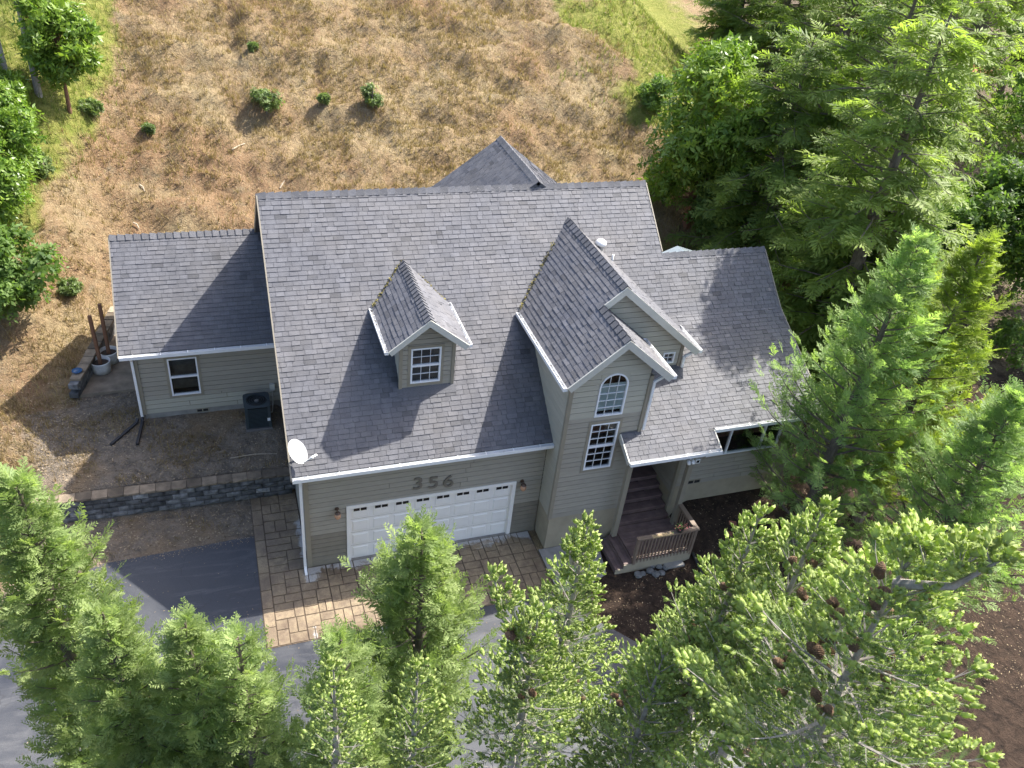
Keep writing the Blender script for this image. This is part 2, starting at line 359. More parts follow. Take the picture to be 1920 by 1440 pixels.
def zones(X, Y):
    n = (fbm(X * .5, Y * .5, 31) - .5) * 2
    dirt = sstep(-9.2, -6.5, X + n) * sstep(0.6, -0.1, X) * sstep(11.8, 9.5, Y + n) * sstep(-10, -8, Y) 
    dirt = dirt * np.where(Y > 7.4, sstep(-6.9, -6.2, X), 1)
    mulch = sstep(6.6, 7.6, X) * sstep(8, 5, Y) * sstep(-24, -18, Y) * sstep(40, 28, X)
    mulch = np.maximum(mulch, sstep(-9.2, -10, Y))
    mulch = np.maximum(mulch, sstep(10.5, 13, X) * sstep(16, 12, Y + n) * sstep(26, 20, X) * .75)
    gx = np.interp(Y, GB_Y, GB_X); green = sstep(0.9, -0.9, X - gx + n * .9) * sstep(12, 15, Y)
    green = np.maximum(green, .9 * sstep(15.5, 21.0, X + n * 4.0) * sstep(18.5, 22, Y + n) * sstep(40, 30, X))
    green = np.maximum(green, sstep(16.5, 17.8, X) * sstep(22, 19, X) * sstep(9, 11, Y) * sstep(16, 13, Y) * .8)
    litter = sstep(23, 27, X - .5 * np.clip(Y - 15, 0, 40)) * sstep(1, 6, Y)
    return dirt, green, mulch, litter
xs = axis_coords(-300, 420, -13, 26, 0.25); ys = axis_coords(-260, 420, -12, 30, 0.25)
GX, GY = np.meshgrid(xs, ys); GZ = ground_h(GX, GY)
nx, ny = len(xs), len(ys)
me = bpy.data.meshes.new('ground'); me.vertices.add(nx * ny)
me.vertices.foreach_set('co', np.stack([GX, GY, GZ], -1).ravel())
idx = np.arange(nx * ny).reshape(ny, nx); q = np.stack([idx[:-1, :-1], idx[:-1, 1:], idx[1:, 1:], idx[1:, :-1]], -1).reshape(-1, 4)
def set_faces(me, q):
    k = q.shape[1]; me.loops.add(q.size); me.polygons.add(len(q)); me.loops.foreach_set('vertex_index', q.ravel().astype(np.int32))
    me.polygons.foreach_set('loop_start', np.arange(0, q.size, k, dtype=np.int32))
    me.update(calc_edges=True)
set_faces(me, q)
d_, g_, m_, l_ = zones(GX, GY)
ca = me.attributes.new('zone', 'FLOAT_COLOR', 'POINT'); ca.data.foreach_set('color', np.stack([d_, g_, m_, np.ones_like(d_)], -1).ravel().astype(np.float32))
la = me.attributes.new('litter', 'FLOAT', 'POINT'); la.data.foreach_set('value', l_.ravel().astype(np.float32))
me.polygons.foreach_set('use_smooth', [True] * len(me.polygons)); me.materials.append(MAT['ground'])
link('ground', me, None, 'structure')

# asphalt driveway, a thin sheet on the level ground
def asphalt_mat():
    m, t, b = new_mat('worn_asphalt'); c = coords(t)
    f = noise(t, c, 60, 4, 0.7); big = noise(t, c, 0.55, 5, 0.6, 0.8)
    col = mixc(t, ramp(t, big, [(0.40, 0.0), (0.62, 1.0)]), (0.028, 0.031, 0.039), (0.050, 0.053, 0.061))
    edge = noise(t, c, 0.9, 6, 0.6, 1.5)
    col = mixc(t, ramp(t, edge, [(0.70, 0.0), (0.72, 0.6)]), col, (0.20, 0.20, 0.205))
    sw = noise(t, coords(t, (.35, 1.6, 1), (0, 0, .5)), 1.1, 5, .7, 1.2); col = mixc(t, ramp(t, sw, [(.52, 0.), (.66, .7)]), col, (.085, .086, .090))
    vo = N(t, 'ShaderNodeTexVoronoi', feature='DISTANCE_TO_EDGE'); vo.inputs['Scale'].default_value = .42; wp = N(t, 'ShaderNodeVectorMath', operation='ADD'); wn = N(t, 'ShaderNodeTexNoise'); wn.inputs['Scale'].default_value = 1.5; t.links.new(c, wn.inputs['Vector']); t.links.new(c, wp.inputs[0]); t.links.new(wn.outputs['Color'], wp.inputs[1]); t.links.new(wp.outputs[0], vo.inputs['Vector'])
    col = mixc(t, ramp(t, vo.outputs['Distance'], [(0.0, .4), (.010, 0.0)]), col, (.018, .018, .02))
    col = mixc(t, 1.0, col, ramp(t, f, [(0.3, 0.65), (0.7, 1.35)]), 'MULTIPLY')
    t.links.new(col, b.inputs['Base Color']); bump(t, b, f, 0.4, 0.006)
    t.links.new(ramp(t, big, [(0.4, 0.42), (0.65, 0.8)]), b.inputs['Roughness'])
    return m
MAT['asphalt'] = asphalt_mat()
def sheet(name, pts, z, mat, th=0.05):
    mb = MB(); mb.prism([(x, y, z - th) for x, y in pts], (0, 0, th)); return mb.build(name, mat, None, False, 'structure')
sheet('driveway', [(-1.42, 1.6), (-3.2, 1.52), (-5.6, 1.42), (-6.8, 0.9), (-7.9, -0.4), (-9.5, -3), (-11, -9.0), (9.6, -9.0), (9.3, -6.4), (8.75, -5.25), (7.9, -4.2), (7.0, -3.2), (6.86, -2.62), (6.86, -2.4), (-1.42, -2.4)], 0.03, 'asphalt')
# ---------------------------------------------------------------- house
house = thing('house', (0, 0, 0), 'grey shingled olive siding house with white garage door and address 356', 'house')
MK, ZE, YE = 0.8147, 3.854, -0.375                  # main roof pitch, eave height, eave line
def zmain(y): return ZE + MK * (y - YE)
YR = 6.04; ZR = zmain(YR)
LK = 0.515; YKINK = 2.38; ZKINK = zmain(YKINK)       # shallower lower roof over wing and porch
def zlow(y): return ZKINK + LK * (y - YKINK)

# --- roofs: a slab per plane, courses of shingle tabs laid on it
TABS = []            # (projected size, roof part, matrix, tone, polygon verts)
EXPO = 0.146
def clip_poly(P, C):
    # Sutherland-Hodgman, C convex counter-clockwise
    out = P
    for i in range(len(C)):
        a = C[i]; b = C[(i + 1) % len(C)]; inp = out; out = []
        def side(p): return (b[0] - a[0]) * (p[1] - a[1]) - (b[1] - a[1]) * (p[0] - a[0])
        for k in range(len(inp)):
            p, r = inp[k], inp[(k + 1) % len(inp)]; sp, sr = side(p), side(r)
            if sp >= 0: out.append(p)
            if (sp >= 0) != (sr >= 0):
                t = sp / (sp - sr); out.append((p[0] + t * (r[0] - p[0]), p[1] + t * (r[1] - p[1])))
        if not out: return []
    return out
def parea(P): return 0.5 * sum(P[i][0] * P[(i + 1) % len(P)][1] - P[(i + 1) % len(P)][0] * P[i][1] for i in range(len(P)))
def roof(O, U, V, polys, seed, holes=(), thick=0.14, shingles=True, mat='shingle', row0=0.0):
    """O origin, U along the eave, V horizontal-plan vector up the slope (3D unit); polys convex in (u, v)"""
    O, U, V = (np.array(a, float) for a in (O, U, V)); W = np.cross(U, V); W /= np.linalg.norm(W)
    if W[2] < 0: W = -W
    ccw = lambda P: P if parea(P) > 0 else P[::-1]
    polys = [ccw(list(P)) for P in polys]
    mb = MB()
    for P in polys: mb.prism([O + U * u + V * v - W * thick for u, v in P], W * thick, -0.25)
    part = mb.build('roof', mat, house)
    if not shingles: return part
    rr = random.Random(seed); rest = MB()
    flip = np.dot(np.cross(U, V), W) < 0
    for P in polys:
        u0 = min(p[0] for p in P); u1 = max(p[0] for p in P); v0 = min(p[1] for p in P); v1 = max(p[1] for p in P)
        row = math.floor((v0 - row0) / EXPO)
        while row0 + row * EXPO < v1:
            vb = row0 + row * EXPO; r2 = random.Random(seed * 7919 + row)
            u = -50 + r2.uniform(0, .6); u = u0 - r2.uniform(0.02, 0.30)
            while u < u1:
                wd = rr.choice((0.17, 0.24, 0.27, 0.30, 0.30, 0.33))
                tn = rr.gauss(0, 0.065)
                if rr.random() < 0.06: tn -= rr.uniform(0.15, 0.35)
                tl = rr.uniform(0.010, 0.018) + (0.006 if rr.random() < .35 else 0); g = 0.005
                full = [(u + g, vb), (u + wd - g, vb), (u + wd - g, vb + EXPO + 0.01), (u + g, vb + EXPO + 0.01)]
                cp = clip_poly(full, P); ar = abs(parea(cp)) if len(cp) > 2 else 0
                mu, mv = u + wd / 2, vb + EXPO / 2
                if ar > 0.0008 and not any(h(mu, mv) for h in holes):
                    top = lambda p: O + U * p[0] + V * p[1] + W * (tl + (0.004 - tl) * (p[1] - vb) / EXPO)
                    bot = lambda p: O + U * p[0] + V * p[1] - W * 0.002
                    whole = ar > 0.999 * abs(parea(full))
                    px, py, dz = px_of(O + U * mu + V * mv)
                    if whole and wd > 0.26 and 0 < px < 1920 and 80 < py < 1360 and not flip:
                        TABS.append((dz, part, (O + U * (u + g) + V * vb - W * 0.002, U, V, W, wd - 2 * g, tl), tn, None))
                    else:
                        n = len(cp); T = [top(p) for p in cp]; B = [bot(p) for p in cp]
                        if flip: T = T[::-1]; B = B[::-1]
                        rest.mesh(B + T, [tuple(range(n, 2 * n))] + [(i, (i + 1) % n, n + (i + 1) % n, n + i) for i in range(n)], tn)
                u += wd
            row += 1
    part['_rest'] = len(RESTS); RESTS.append((part, rest))
    return part
RESTS = []
def in_tri(y0, x0, x1): pass
s_main = np.array([0, 1, MK]) / math.hypot(1, MK); fm = math.hypot(1, MK)
vm = lambda y: (y - YE) * fm
XL, XRR = -0.34, 12.02
# plan areas swallowed by the dormer and the tower
def hole_main(u, v):
    x = XL + u; y = YE + v / fm
    if 2.95 < x < 4.15 and 1.5 < y < 3.4: return True
    if 7.25 < x < 9.3 and -1 < y < 2.4: return True
    if 8.3 < x < 11 and .9 < y < 3.0: return True
    return False
MAINROOF = roof((XL, YE, ZE), (1, 0, 0), s_main, [[(0, vm(-0.33)), (9.74, vm(-0.33)), (9.74, vm(YR)), (0, vm(YR))],
     [(9.74, vm(YKINK)), (XRR - XL, vm(YKINK)), (XRR - XL, vm(YR)), (9.74, vm(YR))]], 1, [hole_main], row0=0.02)
WXR = 15.9; YRW = 4.03
roof((XL, YE, ZE), (1, 0, 0), s_main, [[(XRR - XL, vm(YKINK)), (WXR - XL, vm(YKINK)), (WXR - XL, vm(YRW)), (XRR - XL, vm(YRW))]], 2, row0=0.02)
# rear slopes (seen only from elsewhere)
roof((XL, YR, ZR), (1, 0, 0), np.array([0, 1, -MK]) / fm, [[(0, 0), (XRR - XL, 0), (XRR - XL, 7.9), (0, 7.9)]], 3, shingles=False)
roof((XRR, YRW, zmain(YRW)), (1, 0, 0), np.array([0, 1, -MK]) / fm, [[(0, 0), (WXR - XRR, 0), (WXR - XRR, 5.2), (0, 5.2)]], 4, shingles=False)
fl = math.hypot(1, LK); s_low = np.array([0, 1, LK]) / fl; vl = lambda y: (y - YKINK) * fl
XTR = 9.45; YT = -0.894
def hole_low(u, v):
    x = 8.87 + u; y = YKINK + v / fl
    return x < 11.2 and y > 1.0
roof((8.87, YKINK, ZKINK), (1, 0, 0), s_low, [
     [(XTR + .03 - 8.87, vl(-1.12)), (WXR - 8.87, vl(-1.12)), (WXR - 8.87, 0), (XTR + .03 - 8.87, 0)],
     [(0, vl(-1.72)), (2.98, vl(-1.72)), (2.98, vl(-1.12)), (0, vl(-1.12))],
     [(0, vl(-1.12)), (XTR + .03 - 8.87, vl(-1.12)), (XTR + .03 - 8.87, vl(YT - .02)), (0, vl(YT - .02))]], 5, [hole_low], row0=vl(-1.72))
# tower: left slope shared by the front gable and the taller gable behind it
TK = 0.84; TXL, TZE = 6.78, 6.48; TYF = -1.21; TXP = 8.36; TZP = TZE + TK * (TXP - TXL); TXR = 9.94
UYF = 0.60; UXP = 9.0; UZP = TZE + TK * (UXP - TXL); UXR = 11.9; UK = 0.83; UZE = UZP - UK * (UXR - UXP)
ft = math.hypot(1, TK); yv = lambda z: (z - ZE) / MK + YE
sl = np.array([1, 0, TK]) / ft
roof((TXL, 0, TZE), (0, 1, 0), sl, [[(TYF, 0), (UYF, 0), (UYF, (TXP - TXL) * ft), (TYF, (TXP - TXL) * ft)],
     [(UYF, 0), (yv(TZE) + .02, 0), (yv(UZP) + .02, (UXP - TXL) * ft), (UYF, (UXP - TXL) * ft)]], 6)
roof((TXR, 0, TZE), (0, 1, 0), np.array([-1, 0, TK]) / ft, [[(TYF, 0), (.8, 0), (.8, (TXR - TXP) * ft), (TYF, (TXR - TXP) * ft)]], 7)
fu = math.hypot(1, UK)
roof((UXR, 0, UZE), (0, 1, 0), np.array([-1, 0, UK]) / fu, [[(UYF, 0), (yv(UZE) + .1, 0), (yv(UZP) + .02, (UXR - UXP) * fu), (UYF, (UXR - UXP) * fu)]], 8)
# dormer
DXL, DXR, DXP, DYF, DZE = 2.42, 4.64, 3.53, 0.84, 6.76; DK = 0.80; DZP = DZE + DK * (DXP - DXL); fd = math.hypot(1, DK)
roof((DXL, 0, DZE), (0, 1, 0), np.array([1, 0, DK]) / fd, [[(DYF, 0), (yv(DZE), 0), (yv(DZP) + .02, (DXP - DXL) * fd), (DYF, (DXP - DXL) * fd)]], 9, thick=.10)
roof((DXR, 0, DZE), (0, 1, 0), np.array([-1, 0, DK]) / fd, [[(DYF, 0), (yv(DZE), 0), (yv(DZP) + .02, (DXP - DXL) * fd), (DYF, (DXP - DXL) * fd)]], 10, thick=.10)
# left wing
LXL, LXR, LYE, LZE, LYR, LZR = -4.75, -0.03, 6.03, 4.0, 9.07, 6.54; LWK = (LZR - LZE) / (LYR - LYE); fw = math.hypot(1, LWK)
roof((LXL, LYE, LZE), (1, 0, 0), np.array([0, 1, LWK]) / fw, [[(0, .03), (LXR - LXL, .03), (LXR - LXL, (LYR - LYE) * fw), (0, (LYR - LYE) * fw)]], 11, row0=.05)
roof((LXL, LYR, LZR), (1, 0, 0), np.array([0, 1, -LWK]) / fw, [[(0, 0), (LXR - LXL, 0), (LXR - LXL, (LYR - LYE) * fw), (0, (LYR - LYE) * fw)]], 12, shingles=False)
# rear cross gable
RXP = 8.2; RZ = 9.24; RYB = float(at_z(945, 257, RZ)[1]); RK = 0.74; fr_ = math.hypot(1, RK); RH = 3.6
for sg in (1, -1):
    roof((RXP, 0, RZ), (0, 1, 0), np.array([sg, 0, -RK]) / fr_, [[(YR - .1, 0), (RYB, 0), (RYB, RH * fr_), (YR - .1, RH * fr_)]], 13 + sg, thick=.12)

# 300 nearest whole tabs are objects of their own, the rest one mesh per roof plane
TABS.sort(key=lambda t: t[0])
tabm = []
for k in range(9):
    mb = MB(); tl = 1.0
    mb.mesh([(0, 0, 0), (1, 0, 0), (1, 1, 0), (0, 1, 0), (0, 0, 1), (1, 0, 1), (1, 1, .32), (0, 1, .32)], [f for f in BOXF[1:]], (k - 5) * 0.07)
    me = bpy.data.meshes.new('shingle'); me.from_pydata(mb.v, [], mb.f); me.attributes.new('tone', 'FLOAT', 'POINT').data.foreach_set('value', mb.tone)
    me.materials.append(MAT['shingle']); tabm.append(me)
for k, (dz, part, (P, U, V, W, wd, tl), tn, _) in enumerate(TABS):
    if k < 300:
        mt = Matrix([[U[i] * wd, V[i] * (EXPO + .01), W[i] * (tl + .002), P[i]] for i in range(3)] + [[0, 0, 0, 1]])
        link('shingle', tabm[int(np.clip(round(tn / .07) + 5, 0, 8))], part, None, mt)
    else:
        rest = next(r for p, r in RESTS if p == part); e = EXPO + .01
        c = [P, P + U * wd, P + U * wd + V * e, P + V * e]; t4 = [tl + .002, tl + .002, .006, .006]
        rest.mesh(c + [a + W * h for a, h in zip(c, t4)], BOXF[1:], tn)
for part, rest in RESTS:
    if '_rest' in part: del part['_rest']
    if rest.v: rest.build('shingles', 'shingle', part, False, 'stuff')

# --- ridge caps: overlapping bent pieces
def ridge_caps(p, q, sA, sB, part=None, step=0.23, wd=0.17):
    """p -> q along the ridge; sA, sB unit vectors down either slope"""
    p, q, sA, sB = (np.array(a, float) for a in (p, q, sA, sB)); d = q - p; L = np.linalg.norm(d); d /= L; n = int(L / step)
    nA = np.cross(sA, d); nA = nA if nA[2] > 0 else -nA; nB = np.cross(sB, d); nB = nB if nB[2] > 0 else -nB
    st = L / n
    def cap(tn):
        mb = MB(); l = st + .05
        up = (nA + nB) / np.linalg.norm(nA + nB)
        rows = []
        for s, h in ((0, .052), (l, .012)):
            rows.append([sA * wd + nA * h * .7, up * h * 1.25, sB * wd + nB * h * .7, sB * wd - nB * .02, up * -.02, sA * wd - nA * .02])
        V = [r + d * s for s, row in ((0, rows[0]), (l, rows[1])) for r in row]
        F = [(0, 1, 7, 6), (1, 2, 8, 7), (2, 3, 9, 8), (5, 0, 6, 11), (0, 5, 4, 1), (1, 4, 3, 2), (6, 7, 10, 11), (7, 8, 9, 10)]
        mb.mesh(V, F, tn)
        me = bpy.data.meshes.new('ridge_cap'); me.from_pydata(mb.v, [], mb.f); me.attributes.new('tone', 'FLOAT', 'POINT').data.foreach_set('value', mb.tone); me.materials.append(MAT['cap']); return me
    ms = [cap(t) for t in (-.15, .0, .18)]
    for k in range(n):
        link('ridge_cap', rnd.choice(ms), house, None, Matrix.Translation(Vector(p + d * st * k)))
dn = lambda k: (np.array([0, -1, -k]) / math.hypot(1, k), np.array([0, 1, -k]) / math.hypot(1, k))
dx = lambda k, j: (np.array([-1, 0, -k]) / math.hypot(1, k), np.array([1, 0, -j]) / math.hypot(1, j))
ridge_caps((XRR, YR, ZR), (XL, YR, ZR), *dn(MK)); ridge_caps((WXR, YRW, zmain(YRW)), (XRR, YRW, zmain(YRW)), *dn(MK))
ridge_caps((LXL, LYR, LZR), (LXR, LYR, LZR), *dn(LWK))
ridge_caps((TXP, TYF, TZP), (TXP, UYF + .2, TZP), *dx(TK, TK)); ridge_caps((UXP, UYF, UZP), (UXP, yv(UZP), UZP), *dx(TK, UK))
ridge_caps((DXP, DYF, DZP), (DXP, yv(DZP), DZP), *dx(DK, DK), step=.19); ridge_caps((RXP, RYB, RZ), (RXP, YR + .1, RZ), *dx(RK, RK))

# --- rake and fascia boards
def board(name, p, q, wd, ht, mat, up=(0, 0, 1), tone=0.0, parent=None):
    mb = MB(); mb.beam(p, q, wd, ht, up, tone); return mb.build(name, mat, parent or house)
def rake(x0, z0, x1, z1, y, ht=.19, mat='trim'):
    d = np.array([x1 - x0, 0, z1 - z0]); d /= np.linalg.norm(d); n = np.array([-d[2], 0, d[0]]); n = n if n[2] > 0 else -n
    a = np.array([x0, y - .02, z0]) - n * (ht / 2 - .012); b = np.array([x1, y - .02, z1]) - n * (ht / 2 - .012)
    board('rake_board', a, b, .035, ht, mat, n)
rake(TXL, TZE, TXP, TZP, TYF); rake(TXR, TZE, TXP, TZP, TYF - .004, .20)
rake(8.30, TZE + TK * (8.30 - TXL), UXP, UZP, UYF); rake(UXR, UZE, UXP, UZP, UYF - .004, .20)
rake(DXL, DZE, DXP, DZP, DYF, .15); rake(DXR, DZE, DXP, DZP, DYF - .004, .17)
def side_rake(x, pts, mat='paint_dark'):
    for (y0, z0), (y1, z1) in zip(pts[:-1], pts[1:]):
        board('rake_board', (x, y0, z0 - .08), (x, y1, z1 - .08), .035, .17, mat)
side_rake(XL - .02, [(YE, ZE), (YR, ZR), (12.4, ZR - MK * 6.36)]); side_rake(XRR + .02, [(YRW + .1, zmain(YRW + .1)), (YR, ZR), (12.4, ZR - MK * 6.36)])
side_rake(WXR + .02, [(-1.12, zlow(-1.12)), (YKINK, ZKINK), (YRW, zmain(YRW)), (8, zmain(YRW) - MK * 4)]); side_rake(LXL - .02, [(LYE, LZE), (LYR, LZR), (12.0, LZR - LWK * 2.93)])
side_rake(8.87 - .02, [(-1.72, zlow(-1.72)), (YT - .02, zlow(YT - .02))], 'trim'); side_rake(11.87, [(-1.72, zlow(-1.72)), (-1.15, zlow(-1.15))], 'trim')

# --- gutters with hangers, downspouts
def gutter(p, q, out, wd=.125, ht=.10):
    p, q, out = (np.array(a, float) for a in (p, q, out)); d = (q - p) / np.linalg.norm(q - p); mb = MB(); L = np.linalg.norm(q - p)
    def bar(o0, o1, z0, z1, s0=0, s1=L):
        V = [p + d * s + out * o + np.array([0, 0, z]) for z in (z0, z1) for s, o in ((s0, o0), (s1, o0), (s1, o1), (s0, o1))]; mb.hexa(V)
    bar(0, .008, -ht, 0.0); bar(wd, wd + .012, -ht, .012); bar(0.009, wd - .001, -ht, -ht + .008); bar(.009, wd - .001, -ht + .009, 0, 0, .006); bar(.009, wd - .001, -ht + .009, 0, L - .006, L)
    g = mb.build('gutter', 'white', house)
    hb = MB(); hb.box((0, 0, 0), (1, 1, 1)); k = max(2, int(L / .75))
    for i in range(k):
        s = L * (i + .5) / k; h = MB(); V = [p + d * (s + a) + out * o + np.array([0, 0, z]) for z in (.002, .008) for a, o in ((-.012, -.06), (.012, -.06), (.012, wd + .006), (-.012, wd + .006))]; h.hexa(V); h.build('gutter_hanger', 'white', g)
    lt = MB()
    for i in range(int(L * 9)):
        s = rnd.uniform(.05, L - .05); o = rnd.uniform(.02, wd - .02); c = p + d * s + out * o + np.array([0, 0, -ht + .02]); r = rnd.uniform(.012, .03)
        lt.poly([c + d * r, c + out * r * .6, c - d * r + np.array([0, 0, .012]), c - out * r * .6], 0.3 + rnd.random() * .4)
    m = lt.build('gutter_debris', 'litter', g, False, 'stuff')
    return g
gutter((XL, YE + .045, ZE + .015), (7.05, YE + .045, ZE + .015), (0, -1, 0))
gutter((LXL, LYE + .02, LZE + .01), (LXR, LYE + .02, LZE + .01), (0, -1, 0))
gutter((TXL + .02, yv(TZE) - .1, TZE), (TXL + .02, TYF, TZE), (-1, 0, 0)); gutter((TXR - .02, TYF, TZE), (TXR - .02, .75, TZE), (1, 0, 0))
gutter((UXR - .02, UYF, UZE), (UXR - .02, yv(UZE) - .1, UZE), (1, 0, 0))
gutter((DXL + .015, yv(DZE) - .05, DZE), (DXL + .015, DYF, DZE), (-1, 0, 0), .10, .08); gutter((DXR - .015, DYF, DZE), (DXR - .015, yv(DZE) - .05, DZE), (1, 0, 0), .10, .08)
gutter((8.86, -1.71, zlow(-1.72)), (11.86, -1.71, zlow(-1.72)), (0, -1, 0)); gutter((11.90, -1.11, zlow(-1.12)), (WXR, -1.11, zlow(-1.12)), (0, -1, 0))
def downspout(path, wd=.075, mat='white'):
    mb = MB()
    for a, b in zip(path[:-1], path[1:]):
        a, b = np.array(a, float), np.array(b, float); mb.beam(a, b, wd, wd * .8, (0, 1, 0) if abs((b - a)[2]) > abs((b - a)[1]) else (0, 0, 1))
    return mb.build('downspout', mat, house)
downspout([(-.12, -.35, ZE - .08), (-.12, -.09, ZE - .35)]); downspout([(-.12, -.085, ZE - .34), (-.12, -.085, .12)]); downspout([(-.12, -.1, .13), (-.12, -.35, .06)])
downspout([(-4.46, LYE - .02, LZE - .08), (-4.46, 6.28, LZE - .34)]); downspout([(-4.46, 6.285, LZE - .33), (-4.46, 6.285, 1.42)])
downspout([(9.9, -.98, TZE - .08), (9.56, -.96, TZE - .30)]); downspout([(9.55, -.96, TZE - .29), (9.55, -.96, zlow(-.96) + .10)])
downspout([(11.86, .72, UZE - .08), (11.52, .72, UZE - .25)]); downspout([(11.51, .72, UZE - .24), (11.51, .72, zlow(.72) + .06)])

# --- windows
def window(O, U, n, w_, h_, nxm, nzm, hung=True, arch=False, blind=None, casing=True, divs=None, parent=house):
    """O lower-left of the frame on the wall plane, U to the right, n outward; makes frame > pane, muntin, sill"""
    O, U, n = (np.array(a, float) for a in (O, U, n)); Zv = np.array([0, 0, 1.0])
    P = lambda u, z, d: O + U * u + Zv * z + n * d
    def bar(mb, u0, u1, z0, z1, d0, d1):
        V = [P(u, z, d) for z in (z0, z1) for u, d in ((u0, d1), (u1, d1), (u1, d0), (u0, d0))]; mb.hexa(V)
    R = w_ / 2; zs = h_ - R if arch else h_; fw_ = .046
    fr = MB()
    bar(fr, 0, fw_, 0, zs, -.06, .035); bar(fr, w_ - fw_, w_, 0, zs, -.06, .035); bar(fr, fw_ + .0005, w_ - fw_ - .0005, 0, fw_, -.06, .033)
    if arch:
        K = 18
        for k in range(K):
            a0, a1 = math.pi * k / K, math.pi * (k + 1) / K
            q = [(R + r * math.cos(a), zs + r * math.sin(a)) for r, a in ((R, a0), (R, a1), (R - fw_, a1), (R - fw_, a0))]
            fr.mesh([P(u, z, .035) for u, z in q] + [P(u, z, -.06) for u, z in q], [(0, 1, 2, 3), (7, 6, 5, 4), (0, 4, 5, 1), (2, 6, 7, 3)])
    else: bar(fr, fw_ + .0005, w_ - fw_ - .0005, zs - fw_, zs, -.06, .033)
    if hung: bar(fr, fw_ + .0005, w_ - fw_ - .0005, h_ * .5 - .03, h_ * .5 + .03, -.05, .028)
    if divs:
        for u in divs: bar(fr, u - .025, u + .025, fw_ + .0005, zs - fw_ - .0005, -.05, .030)
    win = fr.build('window', 'vinyl', parent)
    bar(mb := MB(), fw_ + .001, w_ - fw_ - .001, fw_ + .001, (zs if arch else zs - fw_ - .001), -.046, -.040)
    segs = []
    edges = [fw_] + (list(divs) if divs else []) + [w_ - fw_]
    zed = [fw_, h_ * .5, h_ - fw_] if hung else [fw_, h_ - fw_]
    if arch:
        gl = MB(); K = 18; pts = [(fw_, fw_), (w_ - fw_, fw_)] + [(R + (R - fw_) * math.cos(math.pi * k / K), zs + (R - fw_) * math.sin(math.pi * k / K)) for k in range(K + 1)]
        gl.poly([P(u, z, -.03) for u, z in pts]); gl.build('pane', 'glass', win)
    else:
        for u0, u1 in zip(edges[:-1], edges[1:]):
            for z0, z1 in zip(zed[:-1], zed[1:]):
                gl = MB(); gl.poly([P(u0, z0, -.03), P(u1, z0, -.03), P(u1, z1, -.03), P(u0, z1, -.03)]); gl.build('pane', 'glass', win)
    def muntin(u0, u1, z0, z1): mm = MB(); bar(mm, u0, u1, z0, z1, -.024, .004); mm.build('muntin', 'vinyl', win)
    for k in range(1, nxm):
        u = fw_ + (w_ - 2 * fw_) * k / nxm; zt = h_ - fw_
        if arch: zt = zs + math.sqrt(max((R - fw_) ** 2 - (u - R) ** 2, 0))
        muntin(u - .0055, u + .0055, fw_, zt)
    for (za, zb) in ([(fw_, h_ * .5 - .03), (h_ * .5 + .03, h_ - fw_)] if hung else [(fw_, zs if arch else h_ - fw_)]):
        kk = nzm
        for k in range(1, kk + (1 if arch else 0)):
            z = za + (zb - za) * k / kk; muntin(fw_, w_ - fw_, z - .0055, z + .0055) if k < kk or arch else None
    # dark room behind the glass, open towards it
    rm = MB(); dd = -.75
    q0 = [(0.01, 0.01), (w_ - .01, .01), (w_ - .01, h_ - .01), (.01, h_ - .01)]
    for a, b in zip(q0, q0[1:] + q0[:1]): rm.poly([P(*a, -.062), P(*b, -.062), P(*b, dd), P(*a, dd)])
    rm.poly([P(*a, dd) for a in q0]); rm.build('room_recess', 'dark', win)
    if blind:
        z0, z1, mt, dep = blind; bl = MB(); bl.poly([P(.05, z0, dep), P(w_ - .05, z0, dep), P(w_ - .05, z1, dep), P(.05, z1, dep)]); bl.build('blind', mt, win)
    if arch:
        sp = MB()                               # siding coloured spandrels either side of the arch
        for sg in (0, 1):
            pts = [(R + R * math.cos(math.pi * k / 16), zs + R * math.sin(math.pi * k / 16)) for k in (range(0, 9) if sg == 0 else range(8, 17))]
            pts = (pts + [(R, h_ + .01), (w_, h_ + .01)]) if sg == 0 else (pts + [(0, h_ + .01), (R, h_ + .01)])
            sp.mesh([P(u, z, .012) for u, z in pts], [tuple(range(len(pts)))])
        sp.build('spandrel', 'paint_light', win)
    if casing:
        cs = MB(); c = .085
        bar(cs, -c, -.001, -c, h_ + c, -.02, .026); bar(cs, w_ + .001, w_ + c, -c, h_ + c, -.02, .026); bar(cs, 0, w_, -c, -.001, -.02, .026)
        if not arch: bar(cs, 0, w_, h_ + .001, h_ + c, -.02, .026)
        cs.build('window_casing', 'casing', parent)
    return win

